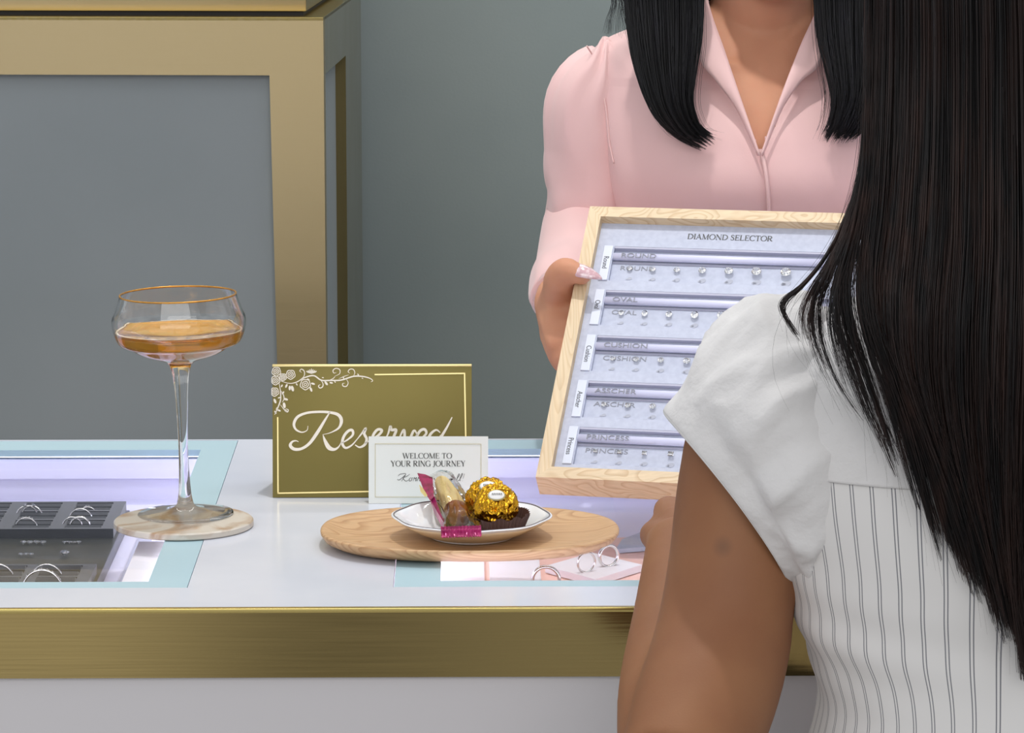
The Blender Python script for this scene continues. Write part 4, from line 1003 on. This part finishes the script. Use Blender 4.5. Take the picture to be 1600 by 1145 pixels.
def collY(u, v):
    t = max(0, min(1, v/240)); return (PY-.062)*(1-t)+(chestY(1187, 246)-.001)*t-.006*math.sin(t*PI)
strip('collar', [(1100, -60), (1108, 7), (1133, 81), (1159, 158), (1188, 243)], [(1085, -60), (1090, 20), (1094, 92), (1120, 128), (1152, 172), (1184, 243)], M['pinkin'], woman, .004, 0, yk=collY)
strip('collar', [(1290, -60), (1277, 10), (1251, 70), (1220, 150), (1188, 243)], [(1302, -60), (1298, 20), (1281, 98), (1251, 128), (1221, 172), (1192, 243)], M['pinkin'], woman, .004, 0, yk=collY)
strip('button_placket', [(1186, 236), (1194, 270), (1199, 330), (1200, 420)], [(1192, 236), (1199.5, 270), (1204, 330), (1205, 420)], M['pinkin'], woman, .001, .0006, yk=chestY)
def gather(th, s):
    k = max(0, 1-s*3.2); c_ = max(0, (s-.66)/.34); return .045*c_*math.sin(5*th+22*s)+.03*c_*math.sin(8*th-30*s)+.07*k*math.sin(9*th)+.05*k*math.sin(15*th+1)+.075*noise.noise(Vector((math.cos(th)*1.5, math.sin(th)*1.5, s*7)))
for q, el, wrp in ((-1, (PX-.163, PY-.012, 1.092), WR), (1, (PX+.172, PY-.028, 1.055), WL)):
    bm = bmesh.new(); wv = Vector(wrp); ev = Vector(el); fa = (wv-ev).normalized()
    cuff = wv-fa*.034
    tube(bm, [(PX+q*.112, PY+.008, 1.236, .030, .038), (PX+q*.130, PY+.008, 1.237, .044, .052), (PX+q*.1515, PY+.006, 1.226, .049, .054), (PX+q*.151, PY+.004, 1.18, .050, .053), (PX+q*.152, PY, 1.14, .047, .050), (*(ev+Vector((0, .012, .012))), .043, .046), (*ev.lerp(cuff, .45), .038, .036), (*ev.lerp(cuff, .8), .037, .034), (*cuff, .030, .028), (*(cuff+fa*.006), .026, .024), (*(cuff+fa*.002), .023, .022)], 64, 110, ref=(1, 0, .15), wob=gather)
    obj('sleeve', bm, M['pinkfab'], woman, smooth=True)
# shoulder seam
bm = bmesh.new()
for q in (0,):
    pts = []
    for u, v in ((917, 72), (924, 95), (932, 125), (941, 170), (946, 222), (953, 255)):
        h = hitP(u+6, v, .0016); pts.append((*(h if h else at_y(u, v, PY-.03)), .0008))
    tube(bm, pts, 6)
obj('sleeve_seam', bm, M['pinkin'], woman, smooth=True)
bm = bmesh.new()
for q in (-1, 1): tube(bm, [(PX+q*.072, PY, .90, .092, .105), (PX+q*.08, PY, .65, .088, .092), (PX+q*.078, PY, .40, .08, .085), (PX+q*.078, PY, .12, .078, .085)], 28, ref=(1, 0, 0))
obj('trousers', bm, M['dark'], woman, smooth=True)
for q in (-1, 1):
    bm = bmesh.new(); dometube(bm, [(PX+q*.072, PY+.04, .042, .04, .04), (PX+q*.077, PY-.06, .040, .042, .038), (PX+q*.08, PY-.135, .03, .038, .028)], 18, ref=(1, 0, 0)); obj('shoe', bm, M['shoe'], woman, smooth=True)
# black hair: two front locks and the back
hr = Hair(); rnd = random.Random(3)
HC = HT.translation
def lock(hr, left, right, Yl, n, jit, r, front=1, top=None, tips=.06):
    """left/right: traced edges [(u,v)]; strands fill between them at depth Yl(s,t)"""
    for k in range(n):
        s = rnd.random(); d = rnd.random(); e = 1+rnd.uniform(-tips, tips*.5)
        m_ = len(left); pts = []
        j = rnd.gauss(0, jit); cl = math.sin(s*37)*5+math.sin(s*91)*3
        for i in range(m_):
            t = i/(m_-1)
            u = left[i][0]+(right[i][0]-left[i][0])*s+(j+cl)*t; v = left[i][1]+cl*t*t+(right[i][1]-left[i][1])*s
            if i == m_-1:
                pu = left[i-1][0]+(right[i-1][0]-left[i-1][0])*s+j*t; pv = left[i-1][1]+(right[i-1][1]-left[i-1][1])*s
                q = 1+rnd.uniform(-tips*6, tips*2); u = pu+(u-pu)*q; v = pv+(v-pv)*q
            edge = math.sqrt(max(0, 1-(2*s-1)**2))
            y = Yl(t)-front*(.004+.028*edge*(.2+.8*d))*(1-.55*t**3)+rnd.gauss(0, .0012)
            pts.append(tuple(at_y(u, v, y)))
        if top:
            pts = [tuple(Vector(p)) for p in top(s, d)]+pts
        Q = crom(pts, 48); hr.strand(Q[:int(48*min(1, 1.0-abs(rnd.gauss(0, .035))))], r, 30)
def topL(sd):
    def f(s, d):     # from the parting, round the side of the head, down to the lock
        x = (s-.5)
        if sd < 0: return [(HC.x-.004, PY-.05+.06*s, HC.z+.119), (HC.x-.05, PY-.06+.05*s, HC.z+.10), (HC.x-.084, PY-.055+.045*s, HC.z+.04), (HC.x-.092, PY-.055+.04*s, HC.z-.02)]
        return [(HC.x+.004, PY-.05+.06*s, HC.z+.119), (HC.x+.05, PY-.06+.05*s, HC.z+.10), (HC.x+.084, PY-.055+.045*s, HC.z+.04), (HC.x+.092, PY-.055+.04*s, HC.z-.02)]
    return f
Ly = lambda t: PY-.085-.035*math.sin(min(1, t*1.1)*PI/2)
LL = [(972, -70), (975, 0), (983, 70), (998, 130), (1020, 180), (1052, 212), (1092, 231)]
LR = [(1100, -70), (1101, 0), (1098, 60), (1090, 110), (1084, 155), (1092, 192), (1118, 214)]
lock(hr, LL, LR, Ly, 1500, 1.2, .00042, top=topL(-1))
lock(hr, [(958, -60), (965, 0), (978, 60), (990, 110), (1010, 160), (1040, 205), (1078, 226)], [(1102, -60), (1103, 0), (1103, 70), (1095, 120), (1092, 165), (1105, 200), (1130, 210)], Ly, 110, 5, .00016, tips=.12)
RL_ = [(1276, -70), (1272, 0), (1277, 60), (1289, 110), (1298, 150), (1296, 190), (1284, 220)]
RR_ = [(1400, -70), (1400, 0), (1396, 60), (1388, 120), (1376, 160), (1352, 195), (1325, 218)]
lock(hr, RL_, RR_, Ly, 1400, 1.2, .00042, top=topL(1))
lock(hr, [(1270, -60), (1266, 0), (1268, 60), (1276, 110), (1283, 150), (1280, 190), (1272, 222)], RR_, Ly, 80, 4, .00016, tips=.1)
lock(hr, [(950, -60), (955, 0), (948, 30), (945, 50), (944, 62)], [(985, -60), (985, 0), (982, 30), (985, 45), (990, 50)], lambda t: PY-.04, 60, 3, .00016, tips=.2, top=topL(-1))
for k in range(2600):     # cap and back of the head
    a = rnd.uniform(-.15, PI+.15); x, y = math.cos(a), math.sin(a); rr = .0
    e = rnd.uniform(0, .006)
    p = [(HC.x+x*.01, HC.y+.02+y*.01, HC.z+.122+e), (HC.x+x*.055, HC.y+.018+y*.065, HC.z+.105+e), (HC.x+x*(.083+e), HC.y+.015+y*(.102+e), HC.z+.05), (HC.x+x*(.088+e), HC.y+.012+y*(.105+e), HC.z-.02), (HC.x+x*(.088+e), HC.y+.012+y*(.1+e), HC.z-.09), (HC.x+x*(.098+e), HC.y+.03+y*(.095+e), HC.z-.16), (HC.x+x*(.1+e)+rnd.gauss(0, .003), HC.y+.035+y*(.095+e), HC.z-.23+rnd.gauss(0, .01))]
    hr.strand(p, .0006, 16)
hr.build('hair', M['hair1'], woman)
bm = bmesh.new(); ell(bm, (HC.x, HC.y+.018, HC.z+.034), (.080, .094, .087))
def core(bm, L_, R_, Yf, frac=.82, thick=.022):
    rings = []; n = 24; Lq, Rq = crom(L_, n), crom(R_, n)
    for i in range(int(n*frac)):
        t = i/(n-1); w_ = 1-.5*max(0, (i/(n*frac)-.6)/.4)
        cu, cv = (Lq[i][0]+Rq[i][0])/2, (Lq[i][1]+Rq[i][1])/2; hx, hy = (Rq[i][0]-Lq[i][0])/2*.93*w_, (Rq[i][1]-Lq[i][1])/2*.93*w_
        ring = []
        for j in range(20):
            a = 2*PI*j/20; ring.append(at_y(cu+hx*math.cos(a), cv+hy*math.cos(a), Yf(t)-.004-thick*.35+thick*.5*math.sin(a)*w_))
        rings.append(ring)
    grid_loft(bm, rings)
core(bm, LL, LR, Ly); core(bm, RL_, RR_, Ly)
obj('hair_underlayer', bm, M['hair1'], woman, smooth=True)

# ---------- customer seen from behind
QX, QY = .346, 2.205
cust = thing('person', 'customer seen from behind in a white pinstriped puff-sleeved blouse with long dark brown hair', 'person', (QX, QY, 0))
torsoQ = [(.80, .150, .10, .105, 0), (.88, .120, .085, .09, 0), (.93, .108, .082, .085, 0), (.98, .124, .085, .085, 0), (1.03, .134, .095, .088, 0), (1.08, .142, .098, .092, 0), (1.12, .146, .09, .092, 0), (1.155, .142, .075, .084, -.002), (1.178, .12, .058, .066, -.004), (1.195, .085, .048, .052, -.006), (1.212, .055, .045, .046, -.006)]
# front of the customer faces +Y, so the wide "back" radius is the front here
bm = bmesh.new()
grid_loft(bm, [superring(QX, QY+dy, z, hw, hf, hb) for z, hw, hf, hb, dy in torsoQ])
tube(bm, [(QX, QY, 1.17, .05, .05), (QX, QY+.004, 1.22, .047, .048), (QX, QY+.015, 1.27, .047, .05), (QX, QY+.02, 1.31, .05, .052)], 24, ref=(1, 0, 0))
for q in (-1, 1):
    tube(bm, [(QX+q*.075, QY, .86, .085, .09), (QX+q*.075, QY, .65, .072, .075), (QX+q*.07, QY, .45, .05, .052), (QX+q*.07, QY-.01, .28, .048, .05), (QX+q*.07, QY-.01, .09, .03, .034), (QX+q*.07, QY, .05, .032, .04)], 20, ref=(1, 0, 0))
    dometube(bm, [(QX+q*.07, QY-.03, .045, .03, .035), (QX+q*.075, QY+.04, .035, .034, .025), (QX+q*.078, QY+.1, .028, .032, .02)], 14, ref=(1, 0, 0))
def aq(u, v, Y): return tuple(at_y(u, v, Y))
s_ = F/2.22
elb = aq(1056, 1215, 2.10)
tube(bm, [(*aq(1235, 560, 2.215), .040, .042), (*aq(1190, 660, 2.22), .0455, .046), (*aq(1163, 760, 2.215), .0438, .044), (*aq(1143, 900, 2.20), .0425, .043), (*aq(1127, 1010, 2.18), .0448, .045), (*aq(1094, 1120, 2.14), .0445, .045), (*elb, .038, .040)], 28, ref=(1, 0, 0))
wq = (.1505, 2.375, .990)
ev = Vector(elb); wv = Vector(wq)
tube(bm, [(*elb, .037, .038), (*(ev+Vector((.002, .02, .002))), .038, .038), (*ev.lerp(wv, .35), .039, .036), (*ev.lerp(wv, .7), .031, .028), (*wq, .0245, .021), (.154, 2.41, .989, .0255, .018)], 24, ref=(1, 0, 0))
kn = [((.1375, 2.490, .9765), .0088), ((.1515, 2.534, .984), .0104), ((.1690, 2.535, .985), .0104), ((.1880, 2.525, .983), .0102)]
for i, ((kx, ky, kz), r) in enumerate(kn):
    b = (.142+.011*i, 2.40, .988)
    dometube(bm, [(*b, .0125), (kx*.5+b[0]*.5, (ky+b[1])/2, (kz+b[2])/2+.002, .0125), (kx, ky, kz, r*1.12), (kx+.003, ky+.026, kz-.004, r*.98), (kx+.006, ky+.036, kz-.018, r*.9)], 14, ref=(1, 0, 0))
dometube(bm, [(.165, 2.39, .990, .015), (.185, 2.425, .982, .0145), (.203, 2.46, .970, .0115), (.208, 2.49, .9635, .0100), (.203, 2.515, .962, .0085)], 14, ref=(1, 0, 0))
# right arm, its forearm resting on the counter too
er = (QX+.215, 2.12, .93); wr_ = (.50, 2.375, .993)
tube(bm, [(QX+.125, 2.215, 1.15, .040, .042), (QX+.165, 2.21, 1.09, .045, .045), (QX+.20, 2.17, 1.0, .043, .043), (*er, .037, .038)], 24, ref=(1, 0, 0))
tube(bm, [(*er, .037, .038), (*lerp(er, wr_, .35), .037, .035), (*wr_, .026, .021), (.49, 2.41, .992, .027, .018)], 24, ref=(1, 0, 0))
for i in range(4):
    kx = .475-.016*i; b = (.495-.009*i, 2.40, .990)
    dometube(bm, [(*b, .0125), (kx, 2.49, .980, .0112), (kx-.006, 2.52, .974, .0098), (kx-.010, 2.545, .963, .0088)], 14, ref=(1, 0, 0))
dometube(bm, [(.478, 2.40, .988, .015), (.450, 2.44, .973, .0125), (.432, 2.465, .9635, .0105), (.420, 2.485, .962, .009)], 14, ref=(1, 0, 0))
QT = head_blobs(bm, Vector((QX, QY+.03, 1.345)), PI, .12)
obj('body', voxel(bm, .0034, 7), M['skin2'], cust, smooth=True)
face_parts(QT, cust, M['lip'])
# blouse body with pinstripes
def foldQ(th, z):
    s = math.exp(-((z-.975)/.04)**2)
    return .016*noise.noise(Vector((math.cos(th)*2, math.sin(th)*2, z*16)))*(.5+s)+.017*s*math.sin(z*170+3*th)*.6*max(0, -math.cos(th)*.8+.3)+.006*noise.noise(Vector((math.cos(th)*5, math.sin(th)*5, z*30)))
tq = crom([t_ for t_ in torsoQ[1:]], 120)
def ringQ(q, ex, n=240): return superring(QX+(.0 if q[0] > 1 else 0), QY+q[4], q[0], q[1]+ex, q[2]+ex, q[3]+ex, n=n, f=foldQ)
bm = bmesh.new(); grid_loft(bm, [ringQ(q, .006) for q in tq], cap=False, uv=True)
bq = obj('pinstriped_blouse', bm, M['stripe'], cust, smooth=True); sm_ = bq.modifiers.new('t', 'SOLIDIFY'); sm_.thickness = .001; sm_.offset = -1
zy = at_y(1400, 768, 2.1).z
bm = bmesh.new(); yk = [q for q in tq if q[0] > zy]
grid_loft(bm, [ringQ((zy-.0005,)+tuple(yk[0][1:]), .0068)]+[ringQ((zy,)+tuple(yk[0][1:]), .0082)]+[ringQ(q, .0080) for q in yk], cap=False)
yo = obj('plain_yoke', bm, M['white'], cust, smooth=True); sm_ = yo.modifiers.new('t', 'SOLIDIFY'); sm_.thickness = .0008; sm_.offset = -1
# puff sleeve
def sleeveQ(mir):
    G = [((1268, 462), (1262, 880), .050, .040), ((1238, 458), (1262, 892), .066, .030), ((1190, 474), (1262, 897), .075, .020), ((1135, 505), (1258, 900), .078, .012), ((1090, 560), (1252, 903), .072, .006), ((1062, 610), (1246, 905), .062, .010), ((1038, 642), (1230, 911), .054, .009), ((1044, 655), (1227, 903), .050, .009)]
    prof = []
    for (t_, b_, dr, bl_) in G:
        t3, b3 = at_y(*t_, 2.215), at_y(*b_, 2.205); prof.append((*t3, *b3, dr, bl_))
    Q = crom(prof, 60); rings = []; n = 128
    for i, q in enumerate(Q):
        s = i/59; T3, B3 = Vector(q[:3]), Vector(q[3:6]); c = (T3+B3)/2; a = (T3-B3)/2; ring = []
        axis = Vector((-1, 0, -.25)).normalized()
        for j in range(n):
            th = 2*PI*j/n; ct, st = math.cos(th), math.sin(th)
            k = max(0, 1-s*1.9)
            cr_ = .040*k*(abs(math.sin(8*th+1.1*math.sin(3*th)))**.7-.5)*(.35+.65*max(0, ct))
            cr_ += .020*math.sin(3*th+s*5)*s*(1-s)*2
            nz = noise.noise(Vector((ct*1.7+4, st*1.7, s*2.6))); n2 = 1-2*abs(noise.noise(Vector((ct*2.6+2, st*2.6, s*3.4+7))))
            n3 = 1-2*abs(noise.noise(Vector((ct*5+s*3, st*5, s*4+13))))
            f = 1+cr_+.07*nz*math.sin(s*PI)+(.085*(n2-.5)+.03*(n3-.5))*math.sin(min(1, .08+s*1.05)*PI)
            p = c+a*ct*f+Vector((0, 1, 0))*q[6]*st*f
            f += .016*max(0, 1-s*2.6)*math.sin(23*th+2*math.sin(5*th))
            p = c+a*ct*f+Vector((0, 1, 0))*q[6]*st*f
            if st < 0: p = p+Vector((q[7]*(-st)**1.5, 0, 0))
            if mir: p = Vector((2*QX-p.x, p.y, p.z))
            ring.append(p)
        rings.append(ring)
    bm = bmesh.new(); grid_loft(bm, rings, cap=False); o = obj('puff_sleeve', bm, M['white'], cust, smooth=True)
    s2 = o.modifiers.new('t', 'SOLIDIFY'); s2.thickness = .001; s2.offset = -1
    # hem band
    rr = rings[-9:-1]; bm = bmesh.new(); cen = [sum(r, Vector())/n for r in rr]
    grid_loft(bm, [[c+(p-c)*1.006 for p in r] for c, r in zip(cen, rr)], cap=False); h = obj('hem_band', bm, M['thread'], o, smooth=True)
sleeveQ(False); sleeveQ(True)
bm = bmesh.new()
for q in (-1, 1): tube(bm, [(QX+q*.05, QY, .89, .062, .08), (QX+q*.072, QY, .80, .078, .095), (QX+q*.08, QY, .65, .088, .092), (QX+q*.078, QY, .40, .08, .085), (QX+q*.078, QY, .12, .078, .085)], 28, ref=(1, 0, 0))
obj('trousers', bm, M['dark'], cust, smooth=True)
for q in (-1, 1):
    bm = bmesh.new(); dometube(bm, [(QX+q*.072, QY-.04, .042, .04, .04), (QX+q*.077, QY+.06, .040, .042, .038), (QX+q*.08, QY+.11, .03, .038, .028)], 18, ref=(1, 0, 0)); obj('shoe', bm, M['shoe'], cust, smooth=True)
# long hair: family of traced guides, from left edge to right edge
Gd = [[(1352, -60), (1351, 60), (1350, 160), (1346, 255), (1322, 335), (1292, 395), (1255, 440), (1222, 462), (1218, 480), (1240, 515)],
      [(1355, -60), (1353, 60), (1352, 160), (1348, 255), (1328, 345), (1300, 420), (1278, 470), (1282, 530), (1312, 600), (1360, 665)],
      [(1362, -60), (1360, 60), (1358, 170), (1354, 280), (1340, 370), (1325, 450), (1338, 530), (1365, 600), (1395, 690), (1420, 770)],
      [(1385, -60), (1382, 70), (1378, 200), (1370, 320), (1358, 420), (1365, 510), (1395, 600), (1425, 690), (1452, 790), (1478, 880)],
      [(1440, -60), (1440, 80), (1438, 220), (1430, 360), (1420, 480), (1425, 580), (1455, 680), (1490, 780), (1520, 880), (1548, 960)],
      [(1520, -60), (1520, 80), (1520, 230), (1518, 380), (1510, 520), (1512, 640), (1525, 750), (1550, 860), (1575, 960), (1594, 1045)],
      [(1600, -60), (1602, 80), (1604, 240), (1606, 400), (1604, 550), (1600, 690), (1598, 820), (1600, 930), (1606, 1020), (1612, 1085)],
      [(1700, -60), (1706, 80), (1712, 240), (1716, 400), (1718, 560), (1716, 700), (1710, 830), (1702, 940), (1690, 1030), (1676, 1100)],
      [(1790, -60), (1796, 80), (1804, 240), (1815, 400), (1830, 540), (1830, 680), (1820, 800), (1800, 900), (1780, 990), (1760, 1060)]]
def guide(g):
    k = min(int(g), len(Gd)-2); f = g-k; return [lerp(a, b, f) for a, b in zip(Gd[k], Gd[k+1])]
hq = Hair(); hc = QT.translation; rq = random.Random(11)
def headpt(u, e):
    x = at_y(u, 100, QY-.04).x-hc.x; xs = max(-.098, min(.098, x)); return xs
def hairY(u, v, e):
    """depth of the hair surface: round the head, then lying on the back"""
    X = at_y(u, max(v, 0), QY-.06).x-QX; rr_ = .102+e
    yh = hc.y-.012-math.sqrt(max(.0004, 1-(min(abs(X), .098)/rr_)**2))*(.112+e)
    zz = min(1, max(0, (v-120)/330))
    yb_ = QY-.088-.018*math.exp(-((v-560)/260)**2)-e-.012*(1-min(1, abs(X)/.15))
    if X < -.12: yb_ += .012
    return yh*(1-zz)+yb_*zz
def cstrand(g, e, r, jit=0, cut=1.0, n=34, wav=0):
    P = guide(g); pts = []; ph = rq.uniform(0, 6.3); j1, j2 = rq.gauss(0, jit), rq.gauss(0, jit)
    m_ = len(P)
    for i, (u, v) in enumerate(P):
        t = i/(m_-1); t2 = t*t
        u2 = u+j1*t2*4+wav*math.sin(ph+t*9)*t; v2 = v+j2*t2
        pts.append(tuple(at_y(u2, v2, hairY(u2, v2, e)+.002*math.sin(ph+5*t))))
    x = headpt(P[0][0], e); a_ = x/.098
    up = [(hc.x+x*.12, hc.y-.02, hc.z+.128+e*.5), (hc.x+x*.6, hc.y-.06, hc.z+.112+e*.5), (hc.x+x*.95, hc.y-.012-(.075+e)*math.sqrt(max(.02, 1-a_*a_*.95)), hc.z+.08)]
    Q = crom(up+pts, 60); Q = Q[:max(8, int(60*cut))]
    hq.strand(Q, r, n)

def clump(g0, n, sp, cut, wav, e0, r, tight=.75, jit=.8):
    """strands that run together and close up towards their tips"""
    P0 = guide(g0); ph, fq = rq.uniform(0, 6.3), rq.uniform(5, 10); dx, dy = rq.gauss(0, 7), rq.gauss(0, 5)
    for q in range(n):
        o_ = rq.gauss(0, sp); e = max(-.001, e0+rq.gauss(0, .0025)); P1 = guide(max(.02, min(7.98, g0+o_))); m_ = len(P1); pts = []
        j = rq.gauss(0, jit); ph2 = rq.uniform(0, 6.3)
        for i in range(m_):
            t = i/(m_-1); k = tight*t**1.5
            u = P1[i][0]*(1-k)+P0[i][0]*k+wav*math.sin(ph+fq*t)*t+dx*t*t+j*t*3+1.2*math.sin(ph2+9*t)*t; v = P1[i][1]*(1-k)+P0[i][1]*k+dy*t*t
            pts.append(tuple(at_y(u, v, hairY(u, v, e)+.0015*math.sin(ph+6*t))))
        x = headpt(P1[0][0], e); a_ = x/.098
        up = [(hc.x+x*.12, hc.y-.02, hc.z+.128+e*.5), (hc.x+x*.6, hc.y-.06, hc.z+.112+e*.5), (hc.x+x*.95, hc.y-.012-(.075+e)*math.sqrt(max(.02, 1-a_*a_*.95)), hc.z+.08)]
        Q = crom(up+pts, 72); c = min(1, cut-abs(rq.gauss(0, .03))); hq.strand(Q[:max(8, int(72*c))], r*rq.uniform(.7, 1.25), 38)
for k in range(150):
    g = min(7.9, max(2.0, rq.triangular(1.9, 7.9, 4.2)))
    clump(g, 30, .10, 1-abs(rq.gauss(0, .10)), rq.uniform(1, 6), rq.uniform(0, .014), .00042)
for k in range(16):
    clump(rq.uniform(1.25, 2.2), 12, .05, 1-abs(rq.gauss(0, .12)), rq.uniform(2, 7), rq.uniform(.002, .012), .00038)
for k in range(9):
    clump(rq.uniform(.05, 1.2), 9, .05, rq.uniform(.75, 1), rq.uniform(1, 6), rq.uniform(.004, .012), .00034)
clump(.06, 42, .05, 1, 1, .008, .0004, tight=.9)
clump(.8, 26, .10, .93, 2, .008, .0004, tight=.8)
for k in range(520):    # fly-away single hairs
    g = rq.triangular(.2, 7, 1.6); cstrand(g, rq.uniform(.008, .02), .00013, jit=8, cut=rq.uniform(.72, 1), wav=rq.uniform(4, 16)) if k % 3 else cstrand(g, rq.uniform(.008, .02), .00022, jit=6, cut=rq.uniform(.8, 1), wav=rq.uniform(3, 10))
for k in range(1500):    # sides of the head, swept back behind the shoulders
    q = rq.choice((-1, 1)); a = rq.uniform(-.6, .62); x, y = q*math.cos(a), math.sin(a); e = rq.uniform(0, .006)
    hq.strand([(hc.x+x*.012, hc.y+y*.02, hc.z+.125+e), (hc.x+x*.055, hc.y+y*.07+.005, hc.z+.108+e), (hc.x+x*(.078+e), hc.y+y*.085-.002, hc.z+.05), (hc.x+x*(.080+e), hc.y+y*.07-.02, hc.z-.03), (hc.x+x*(.080+e), hc.y+y*.05-.045, hc.z-.10), (hc.x+x*.072, hc.y+y*.02-.085-e, hc.z-.17), (hc.x+x*.064, hc.y-.118-e, hc.z-.25)], .0006, 18)
hq.build('hair', M['hair2'], cust)
bm = bmesh.new(); rings = []
for i in range(40):
    t = i/39; ring = []; n = 60
    for j in range(n):
        a = 2*PI*j/n; gl = 2.35+1.5*max(0, t-.45); g = (gl+7.6)/2+(7.6-gl)/2*math.cos(a)
        P = crom(guide(g), 40)[int(t*33)]; y = hairY(P[0], P[1], -.001)
        y = y+.004 if math.sin(a) < 0 else min(y+.03, 2.6)
        ring.append(at_y(P[0], P[1], y+.003))
    rings.append(ring)
grid_loft(bm, rings); ell(bm, (hc.x, hc.y-.012, hc.z+.03), (.088, .100, .092))
obj('hair_underlayer', bm, M['hair2'], cust, smooth=True)
